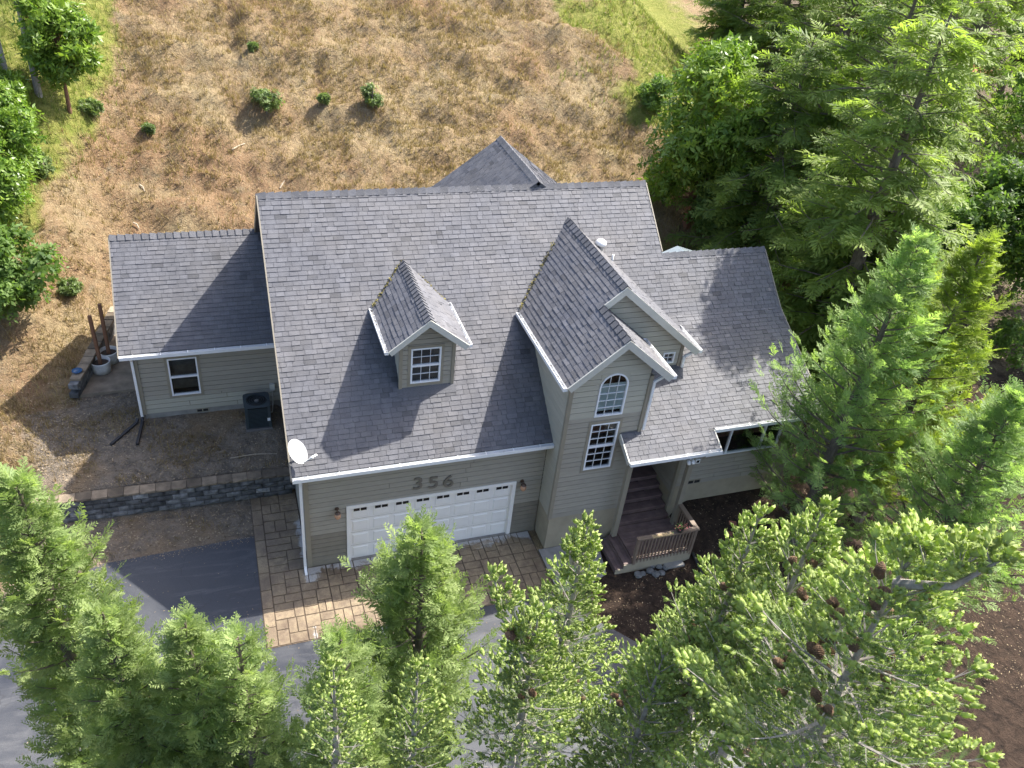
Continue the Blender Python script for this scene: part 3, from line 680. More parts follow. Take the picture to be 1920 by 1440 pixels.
# --- lap siding: wall backing plus one board object for each course piece
def siding(O, U, n, z0, z1, lo, hi, holes, matf, expo=0.18, tone=0.0):
    O, U, n = (np.array(a, float) for a in (O, U, n)); Zv = np.array([0, 0, 1.0]); P = lambda u, z, d: O + U * u + Zv * z + n * d
    bk = MB(); wall_boards = []
    reg = [z0 + i * expo for i in range(int((z1 - z0) / expo) + 1)] + [z1]
    cutz = [c for h in holes for c in h[2:] if z0 + .02 < c < z1 - .02]
    edges = sorted([(v, True) for v in reg if not any(abs(v - c) < .012 for c in cutz)] + [(c, False) for c in cutz])
    edges = [e for i, e in enumerate(edges) if i == 0 or e[0] - edges[i - 1][0] > .006]
    for (z, _r), (zt, isreg) in zip(edges[:-1], edges[1:]):
        cuts = [(a, b) for a, b, c, d in holes if c < zt - .003 and d > z + .003]
        L0, L1, R0, R1 = lo(z), lo(zt), hi(z), hi(zt)
        segs = [[L0, L1, R0, R1]]
        for a, b in sorted(cuts):
            new = []
            for s in segs:
                if a > max(s[0], s[1]) + .02: new.append([s[0], s[1], min(a, s[2]), min(a, s[3])])
                if b < min(s[2], s[3]) - .02: new.append([max(b, s[0]), max(b, s[1]), s[2], s[3]])
            segs = new if cuts else segs
        # butt joints in long runs
        out = []
        for s in segs:
            if s[2] - s[0] > 3.9:
                j = s[0] + (s[2] - s[0]) * rnd.uniform(.3, .7); out += [[s[0], s[1], j - .002, j - .002], [j + .002, j + .002, s[2], s[3]]]
            else: out.append(s)
        for a, b, c, d in out:
            if min(c - a, d - b) < -.01 or max(c - a, d - b) < .05: continue
            b, d = min(b, d), max(b, d)
            bk.hexa([P(a, z, -.012), P(c, z, -.012), P(c, z, -.12), P(a, z, -.12), P(b, zt, -.012), P(d, zt, -.012), P(d, zt, -.12), P(b, zt, -.12)])
            wall_boards.append((a, b, c, d, z, zt, isreg))
    wall = bk.build('wall', 'lap_shadow', house)
    for a, b, c, d, z, zt, isreg in wall_boards:
        mb = MB(); e = .004; gp = .022 if isreg and zt - z > .05 else .001
        mb.hexa([P(a + e, z, .014), P(c - e, z, .014), P(c - e, z, -.011), P(a + e, z, -.011), P(b + e, zt - gp, .004), P(d - e, zt - gp, .004), P(d - e, zt - gp, -.011), P(b + e, zt - gp, -.011)], tone + rnd.gauss(0, .03))
        mb.build('siding_board', matf((z + zt) / 2), wall)
    return wall
def corner(p, z0, z1, s=.10, mat='casing'):
    mb = MB(); mb.box((p[0] - s / 2, p[1] - s / 2, z0), (p[0] + s / 2, p[1] + s / 2, z1)); return mb.build('corner_board', mat, house)

XT = 7.07; C_ = lambda v: (lambda z: v)
# garage front (door hole) : lighter above, darker wainscot below
GD0, GD1, GDH = 1.11, 6.21, 2.25
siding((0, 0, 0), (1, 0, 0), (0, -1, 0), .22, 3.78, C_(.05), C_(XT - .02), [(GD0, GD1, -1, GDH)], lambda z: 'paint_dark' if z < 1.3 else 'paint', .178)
mb = MB(); mb.box((.03, -.03, -.02), (GD0 - .01, .12, .22)); mb.box((GD1 + .01, -.03, -.02), (XT - .03, .12, .22)); mb.build('foundation', 'paint_dark', house)
corner((.02, .01), 0, 3.72, .13)
# left gable wall of the main house
siding((0, 0, 0), (0, -1, 0), (-1, 0, 0), 0.1, 8.6, lambda z: -min(12.0, 12.0 - (z - 3.6) / MK), lambda z: -max(.06, (z - 3.6) / MK), [], lambda z: 'paint', .18)
# right gable wall
mb = MB(); mb.prism([(11.7, 0.6, 1), (11.7, 11.9, 1), (11.7, 11.9, 4.0), (11.7, 6.04, ZR - .2), (11.7, 0.6, zmain(.6) - .3)], (-.1, 0, 0)); mb.build('wall', 'paint', house)
mb = MB(); mb.box((0.1, 11.9, 0.4), (11.6, 12.0, 4.0)); mb.build('wall', 'paint', house)
mb = MB(); mb.prism([(RXP - RH + .4, RYB - .4, 3), (RXP + RH - .4, RYB - .4, 3), (RXP + RH - .4, RYB - .4, RZ - RK * (RH - .4) - .15), (RXP, RYB - .4, RZ - .2), (RXP - RH + .4, RYB - .4, RZ - RK * (RH - .4) - .15)], (0, .1, 0)); mb.build('wall', 'paint', house)

# garage door
mb = MB(); mb.box((GD0 + .1, .06, 0.02), (GD1 - .1, .10, GDH - .1)); gdoor = mb.build('garage_door', 'door', house)
gw = GD1 - GD0 - .2; gh = GDH - .12
for r in range(4):
    for c in range(8):
        x0 = GD0 + .1 + gw * c / 8; z0 = .03 + gh * r / 4; a, b = gw / 8, gh / 4
        mb = MB(); m_ = .07 if r < 3 else .06
        mb.hexa([(x0 + m_, .059, z0 + m_), (x0 + a - m_, .059, z0 + m_), (x0 + a - m_, .0599, z0 + m_), (x0 + m_, .0599, z0 + m_), (x0 + m_, .059, z0 + b - m_), (x0 + a - m_, .059, z0 + b - m_), (x0 + a - m_, .0599, z0 + b - m_), (x0 + m_, .0599, z0 + b - m_)])
        mb = MB(); i = .03
        V = [(x0 + m_, .059, z0 + m_), (x0 + a - m_, .059, z0 + m_), (x0 + a - m_, .059, z0 + b - m_), (x0 + m_, .059, z0 + b - m_), (x0 + m_ + i, .040, z0 + m_ + i), (x0 + a - m_ - i, .040, z0 + m_ + i), (x0 + a - m_ - i, .040, z0 + b - m_ - i), (x0 + m_ + i, .040, z0 + b - m_ - i)]
        mb.mesh(V, [(4, 5, 6, 7), (0, 1, 5, 4), (1, 2, 6, 5), (2, 3, 7, 6), (3, 0, 4, 7)]); mb.build('panel', 'door', gdoor)
        if r == 3:
            for s in (0, 1):
                lx = x0 + a / 2 - .19 + s * .20; mb = MB(); mb.box((lx, .030, z0 + b - .20), (lx + .17, .0405, z0 + b - .10)); mb.build('lite', 'blacklite', gdoor)
for r in range(1, 4):
    mb = MB(); mb.box((GD0 + .101, .0575, .03 + gh * r / 4 - .004), (GD1 - .101, .0595, .03 + gh * r / 4 + .004)); mb.build('section_joint', 'casing', gdoor)
for nm, a, b in (('door_trim', (GD0, -.045, 0.0), (GD0 + .11, .12, GDH)), ('door_trim', (GD1 - .11, -.045, 0.0), (GD1, .12, GDH)), ('door_trim', (GD0 + .111, -.043, GDH - .11), (GD1 - .111, .12, GDH))):
    mb = MB(); mb.box(a, b); mb.build(nm, 'door', house)
mb = MB(); mb.box((GD0 + .12, -.10, -.01), (GD1 - .12, .3, .025)); mb.build('door_threshold', 'concrete', house)
# address digits
for ch, px, py in (('3', 784, 908), ('5', 813, 906), ('6', 841, 904)):
    cu = bpy.data.curves.new('digit', 'FONT'); cu.body = ch; cu.size = .62; cu.extrude = .012; cu.offset = .006; cu.align_x = 'CENTER'; cu.align_y = 'CENTER'
    tmp = bpy.data.objects.new('tmp', cu); COL.objects.link(tmp); dg = bpy.context.evaluated_depsgraph_get(); me = bpy.data.meshes.new_from_object(tmp.evaluated_get(dg))
    bpy.data.objects.remove(tmp); me.name = 'house_number'; me.materials.clear(); me.materials.append(MAT['digit'])
    P = at_y(px, py, -.04)
    link('house_number', me, house, None, Matrix.Translation((P[0], -.036, P[2])) @ Matrix.Rotation(math.pi / 2, 4, 'X') @ Matrix.Diagonal((1.1, 1, 1, 1)))

# tower walls
gl = lambda z: XT if z < TZE - .05 else XT + max(0, (z - (TZE - .05)) / TK - (XT - TXL))
gh_ = lambda z: XTR if z < TZE - .05 else XTR - max(0, (z - (TZE - .05)) / TK - (TXR - XTR))
AW = (7.90, 8.77, 5.12, 6.57); LWd = (7.875, 8.755, 3.155, 4.86)
BAND = 5.05
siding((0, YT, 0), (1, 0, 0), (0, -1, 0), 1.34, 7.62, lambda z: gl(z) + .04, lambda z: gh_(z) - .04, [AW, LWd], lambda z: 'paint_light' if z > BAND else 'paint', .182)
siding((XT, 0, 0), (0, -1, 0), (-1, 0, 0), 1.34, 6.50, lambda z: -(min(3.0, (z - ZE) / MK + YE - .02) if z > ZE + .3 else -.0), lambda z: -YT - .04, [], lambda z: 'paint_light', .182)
mb = MB(); mb.box((XTR - .1, YT + .12, .4), (XTR, 2.2, 6.4)); mb.build('wall', 'paint', house)
mb = MB(); mb.box((XT + .01, YT + .01, -.05), (XTR, 0.35, 1.335)); mb.build('foundation', 'found', house)
corner((XT, YT), 1.34, 6.40, .11); corner((XTR, YT), 1.34, 6.38, .11)
window((AW[0], YT, AW[2]), (1, 0, 0), (0, -1, 0), AW[1] - AW[0], AW[3] - AW[2], 3, 4, hung=False, arch=True, blind=(.16, 1.10, 'blind', -.036), casing=False)
window((LWd[0], YT, LWd[2]), (1, 0, 0), (0, -1, 0), LWd[1] - LWd[0], LWd[3] - LWd[2], 3, 3, blind=(.88, 1.66, 'curtain', -.5))
# taller gable wall behind
UWY = .85
p_ = at_y(1243, 661, UWY); q_ = at_y(1264, 680, UWY)
ul = lambda z: max(XT + 1.2, TXL + (z - TZE) / TK + .1) if z > TZE else 8.4
siding((0, UWY, 0), (1, 0, 0), (0, -1, 0), 5.0, 8.16, ul, lambda z: min(11.43, UXP + (UZP - .16 - z) / UK), [(float(p_[0]) + .02, float(p_[0]) + .43, float(q_[2]) + .02, float(q_[2]) + .42)], lambda z: 'paint_light', .182)
mb = MB(); mb.box((11.35, UWY + .125, 4.9), (11.43, 2.2, 6.2)); mb.build('wall', 'paint_light', house)
corner((11.43, UWY), 5.2, 6.15, .10)
window((p_[0] + .02, UWY, q_[2] + .02), (1, 0, 0), (0, -1, 0), .41, .40, 2, 2, hung=False, casing=False)

# dormer walls
DWY = 1.30; DWL, DWR = 2.86, 4.36
a0 = at_y(771, 654, DWY); a1 = at_y(824, 713, DWY)
DW = (float(a0[0]), float(at_y(828, 649, DWY)[0]), float(a1[2]), float(a0[2]))
siding((0, DWY, 0), (1, 0, 0), (0, -1, 0), 5.20, 7.45, lambda z: DWL if z < 6.85 else max(DWL, DXL + (z - DZE + .14) / DK), lambda z: DWR if z < 6.85 else min(DWR, DXR - (z - DZE + .14) / DK), [DW], lambda z: 'paint', .16)
siding((DWL, 0, 0), (0, -1, 0), (-1, 0, 0), 5.2, 6.80, lambda z: -((z - ZE) / MK + YE), C_(-DWY - .02), [], lambda z: 'paint_light', .16)
mb = MB(); mb.prism([(DWR, DWY, 5.1), (DWR, DWY, 6.85), (DWR, 3.2, 6.85)], (-.1, 0, 0)); mb.build('wall', 'paint', house)
corner((DWL, DWY), 5.2, 6.85, .09); corner((DWR, DWY), 5.2, 6.85, .09)
window((DW[0], DWY, DW[2]), (1, 0, 0), (0, -1, 0), DW[1] - DW[0], DW[3] - DW[2], 3, 2, blind=(.06, .5, 'curtain', -.45))
mb = MB(); mb.prism([(DWL - .1, 1.06, zmain(1.06) + .022), (DWR + .1, 1.06, zmain(1.06) + .022), (DWR + .1, DWY - .03, zmain(DWY - .03) + .022), (DWL - .1, DWY - .03, zmain(DWY - .03) + .022)], (0, 0, .004)); mb.build('flashing', 'cap', house)

# left wing walls
LWX, LWY = -4.37, 6.37
LW = (-3.46, -2.58, 2.12, 3.55)
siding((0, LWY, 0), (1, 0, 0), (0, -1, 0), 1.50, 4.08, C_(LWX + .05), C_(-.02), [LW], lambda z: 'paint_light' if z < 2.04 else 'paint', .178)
siding((LWX, 0, 0), (0, -1, 0), (-1, 0, 0), 1.5, 6.3, lambda z: -(11.75 if z < 4.1 else 11.75 - (z - 4.1) / LWK), lambda z: -(6.42 if z < 4.1 else 6.42 + (z - 4.1) / LWK), [], lambda z: 'paint', .178)
mb = MB(); mb.box((LWX + .01, LWY + .01, 1.0), (-.02, 11.7, 1.495)); mb.build('foundation', 'concrete', house)
corner((LWX, LWY), 1.5, 4.0, .11)
window((LW[0], LWY, LW[2]), (1, 0, 0), (0, -1, 0), LW[1] - LW[0], LW[3] - LW[2], 1, 1, blind=(.05, 1.38, 'greypipe', -.3))
def vent(P, w_=.40, h_=.14):
    x, y, z = P; mb = MB(); mb.box((x - w_ / 2, y - .03, z - h_ / 2), (x + w_ / 2, y + .0, z + h_ / 2)); v = mb.build('crawl_vent', 'casing', house)
    for i in (-1, 1):
        mb = MB(); mb.box((x + i * w_ * .235 - w_ * .19, y - .034, z - h_ * .34), (x + i * w_ * .235 + w_ * .19, y - .0305, z + h_ * .34)); mb.build('vent_screen', 'dark', v)
P = at_y(380, 768, LWY); vent((P[0], LWY + .005, P[2]))

# right wing walls
WWY, WWX = -0.75, 11.3
wl = at_y(1343, 806, WWY); wr = at_y(1447, 837, WWY)
WW = (float(wl[0]) - .1, float(wr[0]) + .15, 2.80, 4.06)
siding((0, WWY, 0), (1, 0, 0), (0, -1, 0), 1.70, 4.24, C_(WWX + .05), C_(15.45), [WW], lambda z: 'paint', .178)
mb = MB(); mb.box((WWX + .01, WWY + .01, 0.2), (15.45, 3.9, 1.695)); mb.build('foundation', 'found', house)
siding((WWX, 0, 0), (0, -1, 0), (-1, 0, 0), 1.40, 4.2, C_(-1.9), C_(-WWY - .04), [], lambda z: 'paint', .178)
mb = MB(); mb.box((15.45, WWY + .08, .6), (15.55, 7, 4.2)); mb.build('wall', 'paint', house)
corner((WWX, WWY), .9, 4.22, .11); corner((15.47, WWY), 1.0, 4.22, .11)
ww = WW[1] - WW[0]
window((WW[0], WWY, WW[2]), (1, 0, 0), (0, -1, 0), ww, WW[3] - WW[2], 1, 1, hung=False, divs=[ww * .27, ww * .75], blind=(.08, 1.0, 'curtain', -.7))
P = at_y(1300, 902, WWY); vent((P[0], WWY - .0, P[2]), .5, .16)
# recessed entry: back wall and door
mb = MB(); mb.box((XTR + .01, 1.95, 1.0), (WWX - .01, 2.05, 4.9)); mb.build('wall', 'paint', house)
mb = MB(); mb.box((9.75, 1.90, 1.42), (10.7, 1.948, 3.5)); ed = mb.build('front_door', 'deck', house)
mb = MB(); mb.lathe((10.6, 1.88, 2.4), [(0, -.03), (.03, -.02), (.03, .0), (.012, .02)], 10, axis=(0, 1, 0)); mb.build('handle', 'bronze', ed)
# porch posts
for nm, x, y, z0 in (('porch_post', 9.22, -1.24, .5), ('porch_post', 11.36, -1.18, .5)):
    mb = MB(); mb.box((x - .075, y - .075, z0), (x + .075, y + .075, zlow(y) - .15)); mb.build(nm, 'casing', house)
mb = MB(); mb.beam((9.05, -1.24, zlow(-1.24) - .26), (11.7, -1.24, zlow(-1.24) - .26), .1, .16); mb.build('porch_beam', 'casing', house)

# moss gathered in the left valleys and gutters
def moss(p, q, n, wd, seed):
    r = random.Random(seed); mb = MB(); p, q = np.array(p, float), np.array(q, float); up = np.array([0, -.5, .8])
    for i in range(n):
        t = r.random() ** 1.3; c = p + (q - p) * t + np.array([r.gauss(0, wd), r.gauss(0, wd), .02 + abs(r.gauss(0, .012))]); s = r.uniform(.012, .035)
        a = r.uniform(0, 6.28); u = np.array([math.cos(a), math.sin(a), r.uniform(-.3, .6)]) * s; v = np.array([-math.sin(a), math.cos(a), r.uniform(.2, .9)]) * s * .7; mb.poly([c - u, c + v, c + u, c - v], r.uniform(-.4, .5))
    return mb.build('moss', 'moss', house, False, 'stuff')
MAT['moss'] = simple('dry_moss', (.17, .145, .045), .95, .4, 20)
moss((DXL + .06, yv(DZE), DZE + .03), (DXP, yv(DZP), DZP), 260, .03, 1); moss((TXL + .06, yv(TZE), TZE + .03), (UXP - .6, yv(UZP - .5), UZP - .5), 420, .035, 2)
moss((DXR - .06, yv(DZE), DZE + .03), (DXP + .4, yv(DZP - .3), DZP - .3), 60, .02, 3)
# ---------------------------------------------------------------- things on and round the house
# satellite dish
P = at_plane = on_plane(556, 862, (0, -MK, 1), ZE - MK * YE)
d0 = thing('satellite_dish', (P[0], P[1], P[2]), 'white oval satellite dish on the garage roof corner above the retaining wall', 'satellite dish')
c = at_y(556, 847, P[1] - .1); ax = np.array([.42, -.62, .66]); ax = ax / np.linalg.norm(ax)
mb = MB(); n = 28; Aw = np.cross(ax, (0, 0, 1)); Aw /= np.linalg.norm(Aw); Bw = np.cross(Aw, ax) if False else np.cross(ax, Aw) * -1
if Bw[2] < 0: Bw = -Bw
V = []; F = []
for i, r in enumerate((0, .35, .7, 1.0)):
    for k in range(n):
        t = 2 * math.pi * k / n; V.append(np.array(c) + Aw * math.cos(t) * .245 * r + Bw * math.sin(t) * .345 * r + ax * .07 * r * r)
F = [(i * n + k, i * n + (k + 1) % n, (i + 1) * n + (k + 1) % n, (i + 1) * n + k) for i in range(3) for k in range(n)]
mb.mesh(V, F); mb.build('reflector', 'dish', d0, True)
mb = MB(); mb.tube([np.array(c) - ax * .01, np.array(c) - ax * .12, (P[0], P[1], P[2] + .0)], .025, 8); mb.build('mast', 'metal', d0)
tip = at_y(588, 856, c[1] - .25); mb = MB(); mb.tube([np.array(c) - Bw * .33 + ax * .05, tip], .016, 8); mb.build('feed_arm', 'dish', d0)
mb = MB()
for k in (-1, 0, 1): mb.lathe(np.array(tip) + Aw * .065 * k, [(0, -.05), (.034, -.04), (.038, .03), (0, .05)], 10, axis=-ax)
mb.build('feed_horn', 'dish', d0, True)

# roof vents behind the tower ridge
P = on_plane(1125, 466, (0, -MK, 1), ZE - MK * YE)
v0 = thing('dome_roof_vent', P, 'pale round dome vent beside the tower ridge', 'roof vent')
mb = MB(); mb.lathe((P[0], P[1], P[2] - .1), [(.11, 0), (.11, .28)], 14); mb.build('collar', 'metal', v0, True)
mb = MB(); mb.lathe((P[0], P[1], P[2] + .17), [(.17, -.03), (.19, 0), (.17, .07), (.11, .13), (0, .15)], 18); mb.build('dome', 'dish', v0, True)
P = on_plane(1147, 492, (0, -MK, 1), ZE - MK * YE)
v1 = thing('vent_pipe', P, 'short thin white vent pipe on the slope below the dome vent', 'vent pipe')
mb = MB(); mb.tube([(P[0], P[1], P[2] - .08), (P[0], P[1], P[2] + .27)], .038, 12); mb.build('pipe', 'dish', v1, True)
mb = MB(); mb.lathe((P[0], P[1], P[2] - .03), [(.12, -.03), (.05, .07), (.04, .07)], 14); mb.build('boot', 'cap', v1, True)

# lanterns either side of the garage door
for px, py, lb in ((633, 965, 'amber glass wall lantern between the garage corner and door'), (981, 912, 'amber glass wall lantern between the garage door and tower')):
    P = at_y(px, py, -.16); L = thing('wall_lantern', (P[0], -.03, P[2]), lb, 'wall lantern', 'lanterns flanking the garage door'); x, z = P[0], P[2]
    mb = MB(); mb.lathe((x, -.02, z + .10), [(0, -.03), (.06, -.02), (.06, .0)], 14, axis=(0, 1, 0)); mb.build('back_plate', 'bronze', L)
    mb = MB(); mb.tube([(x, -.03, z + .10), (x, -.10, z + .17), (x, -.17, z + .17), (x, -.18, z + .12)], .012, 8); mb.build('bracket', 'bronze', L)
    mb = MB(); mb.lathe((x, -.18, z + .07), [(0, .06), (.04, .05), (.085, .0), (.08, -.01)], 14); mb.build('cap', 'bronze', L)
    mb = MB(); mb.lathe((x, -.18, z - .03), [(.045, .09), (.085, .05), (.095, 0), (.08, -.06), (.05, -.11), (0, -.13)], 16); mb.build('globe', 'amber', L, True)

# floodlight camera under the porch eave
P = at_y(1300, 862, -1.55)
fl_ = thing('security_floodlight', P, 'white security floodlight hanging at the porch eave corner', 'floodlight')
mb = MB(); mb.tube([(P[0] - .12, -1.53, zlow(-1.53) - .14), (P[0] - .12, -1.58, P[2] + .05)], .022, 8); mb.build('bracket', 'white', fl_)
for dxx in (-.20, -.06):
    mb = MB(); mb.lathe((P[0] + dxx, -1.62, P[2] + .02), [(0, -.10), (.045, -.10), (.055, .0), (.03, .07), (0, .07)], 12, axis=(0.2, .8, .35)); mb.build('lamp_head', 'white', fl_, True)
mb = MB(); mb.beam((P[0] + .03, -1.63, P[2] - .0), (P[0] + .17, -1.63, P[2] - .0), .05, .15); hd = mb.build('panel_housing', 'dish', fl_)
mb = MB(); mb.beam((P[0] + .055, -1.658, P[2]), (P[0] + .145, -1.658, P[2]), .004, .10); mb.build('panel_face', 'blacklite', hd)

# downpipe drains: black corrugated pipes
def pipe(label, path, r, mat='black', ext=None):
    o = thing('drain_pipe', path[0], label, 'drain pipe'); mb = MB(); pth = []; rad = []
    for a, b in zip(path[:-1], path[1:]):
        a, b = np.array(a, float), np.array(b, float); k = max(2, int(np.linalg.norm(b - a) / .03))
        for i in range(k): pth.append(a + (b - a) * i / k); rad.append(r * (1.0 if len(pth) % 2 else .90))
    mb.tube(pth, rad, 10); mb.build('pipe', mat, o)
    if ext:
        mb = MB(); mb.tube(ext, r * 1.05, 10); mb.build('extension', 'greypipe', o)
    return o
g = lambda px, py, dz=.05: on_ground(px, py) + [0, 0, dz]
a = g(207, 838); pipe('black corrugated drain pipe angling away from the left wing corner', [(-4.60, 6.22, 1.46), (-4.63, 6.12, 1.38), a], .055)
a = g(258, 838); pipe('black corrugated drain pipe running straight out below the downspout', [(-4.46, 6.28, 1.44), (-4.46, 6.16, 1.36), a], .055)
a, b, c2 = g(1297, 1040), g(1322, 1095), g(1336, 1122); pipe('black drain pipe with grey end beside the entry landing', [a, b], .05, ext=[b, c2])

# air conditioner
P = at_z(463, 806, 1.22); ax0, ay0 = -1.30, float(P[1]); sz = .80; az = float(ground_h(-.9, ay0 + .4)) + .02
ac = thing('air_conditioner', (ax0 + sz / 2, ay0 + sz / 2, az), 'dark slate air conditioner with louvred sides outside the left wing', 'air conditioner')
mb = MB(); mb.box((ax0 - .02, ay0 - .02, az - .06), (ax0 + sz + .02, ay0 + sz + .02, az + .03)); mb.build('pad', 'greypipe', ac)
mb = MB(); mb.box((ax0 + .04, ay0 + .04, az + .03), (ax0 + sz - .04, ay0 + sz - .04, az + .86)); mb.build('core', 'acdark', ac)
for i in range(2):
    for j in range(2):
        cx, cy = ax0 + i * sz, ay0 + j * sz; mb = MB(); mb.box((cx - (.09 if i else 0), cy - (.09 if j else 0), az + .03), (cx + (0 if i else .09), cy + (0 if j else .09), az + .88)); mb.build('corner_post', 'acm', ac)
for k in range(15):
    z = az + .07 + k * .052
    for sd in range(3):
        mb = MB()
        if sd == 0: mb.beam((ax0 + .09, ay0 + .012, z), (ax0 + sz - .09, ay0 + .012, z), .022, .026)
        elif sd == 1: mb.beam((ax0 + .012, ay0 + .09, z), (ax0 + .012, ay0 + sz - .09, z), .022, .026)
        else: mb.beam((ax0 + sz - .012, ay0 + .09, z), (ax0 + sz - .012, ay0 + sz - .09, z), .022, .026)
        mb.build('louvre', 'acm', ac)
mb = MB(); zt = az + .88; m_ = (ax0 + sz / 2, ay0 + sz / 2); K = 32; sq = []
for k in range(K):
    t = 2 * math.pi * k / K; cs, sn = math.cos(t), math.sin(t); e = .42 / max(abs(cs), abs(sn)) * 1.0; sq.append((m_[0] + cs * min(e, .54), m_[1] + sn * min(e, .54)))
ri = [(m_[0] + .33 * math.cos(2 * math.pi * k / K), m_[1] + .33 * math.sin(2 * math.pi * k / K)) for k in range(K)]
V = [(*p, zt) for p in sq] + [(*p, zt + .02) for p in sq] + [(*p, zt + .035) for p in ri] + [(*p, zt - .06) for p in ri]
mb.mesh(V, [(i + o, (i + 1) % K + o, (i + 1) % K + o + K, i + o + K) for o in (0, K, 2 * K) for i in range(K)]); top = mb.build('top_panel', 'acm', ac)
mb = MB(); mb.poly([(*p, zt - .07) for p in ri]); mb.build('fan_well', 'acdark', ac)
for k in range(4):
    t = k * math.pi / 2 + .4; a = np.array([m_[0], m_[1], zt - .03]); u = np.array([math.cos(t), math.sin(t), 0]); v = np.array([-math.sin(t), math.cos(t), 0])
    mb = MB(); mb.poly([a + u * .06 - v * .04, a + u * .29 - v * .10, a + u * .30 + v * .08 - [0, 0, .03], a + u * .06 + v * .05 - [0, 0, .03]]); mb.build('fan_blade', 'acm', ac)
for rr_ in (.09, .16, .23, .30):
    mb = MB(); mb.tube([(m_[0] + rr_ * math.cos(2 * math.pi * k / 24), m_[1] + rr_ * math.sin(2 * math.pi * k / 24), zt + .035) for k in range(25)], .006, 5, cap=False); mb.build('grille_ring', 'acm', ac)
mb = MB(); mb.lathe((m_[0], m_[1], zt - .03), [(0, .05), (.07, .04), (.07, -.03)], 12); mb.build('fan_hub', 'metal', ac)
mb = MB(); mb.box((ax0 + sz - .12, ay0 - .004, az + .30), (ax0 + sz - .03, ay0 - .001, az + .42)); mb.build('rating_label', 'white', ac)
bx0 = thing('disconnect_box', (-.33, LWY - .02, 2.15), 'small tan electrical box on the wall behind the air conditioner', 'electrical box')
mb = MB(); mb.box((-.42, LWY - .12, 1.98), (-.26, LWY - .021, 2.24)); mb.build('box', 'trim', bx0)
mb = MB(); mb.tube([(-.34, LWY - .07, 1.98), (-.36, LWY - .15, 1.5), (-.42, 5.9, 1.36), (-.5, 5.72, 1.5)], .018, 7); mb.build('conduit', 'trim', bx0)

# pots with timber posts on the left slab
SLZ = 1.42
def slab(name, pts, z, th, mat): mb = MB(); mb.prism([(x, y, z - th) for x, y in pts], (0, 0, th)); return mb.build(name, mat, None, False, 'structure')
e0 = at_z(150, 740, SLZ); e1 = at_z(252, 727, SLZ)
slab('patio_slab', [(e0[0], e0[1]), (LWX - .05, e1[1] - .05), (LWX - .05, 12.2), (-5.35, 12.2)], SLZ, .2, 'concrete_stained')
for px, py, h, lean, lb in ((192, 690, 2.25, -.02, 'round white pot nearest the block wall end holding a timber post'), (207, 671, 2.3, .03, 'weathered white pot behind the other, holding a reddish timber post')):
    P = at_z(px, py + 6, SLZ); x, y = P[0], P[1]
    po = thing('planter_pot', (x, y, SLZ), lb, 'pot', 'pots with timber posts')
    mb = MB(); mb.lathe((x, y, SLZ), [(0, .005), (.24, .005), (.27, .02), (.29, .02), (.31, .20), (.325, .40), (.33, .44), (.29, .44), (.275, .30), (0, .30)], 28); mb.build('bowl', 'pot', po, True)
    mb = MB(); mb.lathe((x, y, SLZ), [(0, .33), (.28, .325)], 20); mb.build('soil', 'soil', po)
    tp = thing('timber_post', (x, y, SLZ + .3), 'timber post standing in the ' + ('front round white pot' if h < 2.28 else 'rear weathered white pot'), 'timber post', 'timber posts in pots')
    mb = MB(); mb.beam((x, y, SLZ + .05), (x + lean, y + lean, SLZ + h), .10, .10, (0.2, 1, 0)); mb.build('post', 'timber', tp)

# ---------------------------------------------------------------- block walls
def block_mesh(L, H, D, seed):
    r = random.Random(seed); mb = MB(); nx_, nz_ = 4, 3; V = []
    for j in range(nz_ + 1):
        for i in range(nx_ + 1):
            ed = (i in (0, nx_)) or (j in (0, nz_)); V.append((L * (i / nx_ - .5), -D / 2 - (0 if ed else r.uniform(.008, .035)), H * j / nz_))
    F = [(j * (nx_ + 1) + i, j * (nx_ + 1) + i + 1, (j + 1) * (nx_ + 1) + i + 1, (j + 1) * (nx_ + 1) + i) for j in range(nz_) for i in range(nx_)]
    mb.mesh(V, F); mb.mesh([(-L / 2, -D / 2, 0), (L / 2, -D / 2, 0), (L / 2, D / 2, 0), (-L / 2, D / 2, 0), (-L / 2, -D / 2, H), (L / 2, -D / 2, H), (L / 2, D / 2, H), (-L / 2, D / 2, H)], [BOXF[0], BOXF[1], BOXF[3], BOXF[4], BOXF[5]])
    return mb
def block_mesh_data(L, H, D, seed, mat, tone):
    mb = block_mesh(L, H, D, seed); me = bpy.data.meshes.new('block'); me.from_pydata(mb.v, [], mb.f)
    me.attributes.new('tone', 'FLOAT', 'POINT').data.foreach_set('value', [tone] * len(mb.v)); me.materials.append(MAT[mat]); return me
BL = [block_mesh_data(.43, .168, .28, k, 'block', t) for k, t in enumerate((-.45, -.3, -.1, .05, .3, .8))]
CP = [block_mesh_data(.43, .08, .34, 20 + k, 'block_tan', t) for k, t in enumerate((-.45, -.2, .1, .55))]
def block_wall(parent, p, q, courses, z0, cap=True, batter=.02, cw=None, wts=(3, 4, 4, 3, 1, .3), cpw=(3, 3, 3, 1)):
    p, q = np.array(p, float), np.array(q, float); d = q - p; L = np.linalg.norm(d); ang = math.atan2(d[1], d[0]); d /= L; nrm = np.array([-d[1], d[0]])
    for c in range(courses + (1 if cap else 0)):
        off = (c % 2) * .22; s = off - .22
        while s < L - .1:
            u = s + .22; xy = p + d * u + nrm * (batter * c) + nrm * rnd.uniform(-.008, .008)
            z = z0(u) + c * .180
            me = rnd.choices(BL, wts)[0] if c < courses else rnd.choices(CP, cpw)[0]
            link('block' if c < courses else 'cap_block', me, parent, None, Matrix.Translation((xy[0], xy[1], z)) @ Matrix.Rotation(ang + rnd.uniform(-.012, .012), 4, 'Z'))
            s += .444
rp = on_ground(87, 975); 
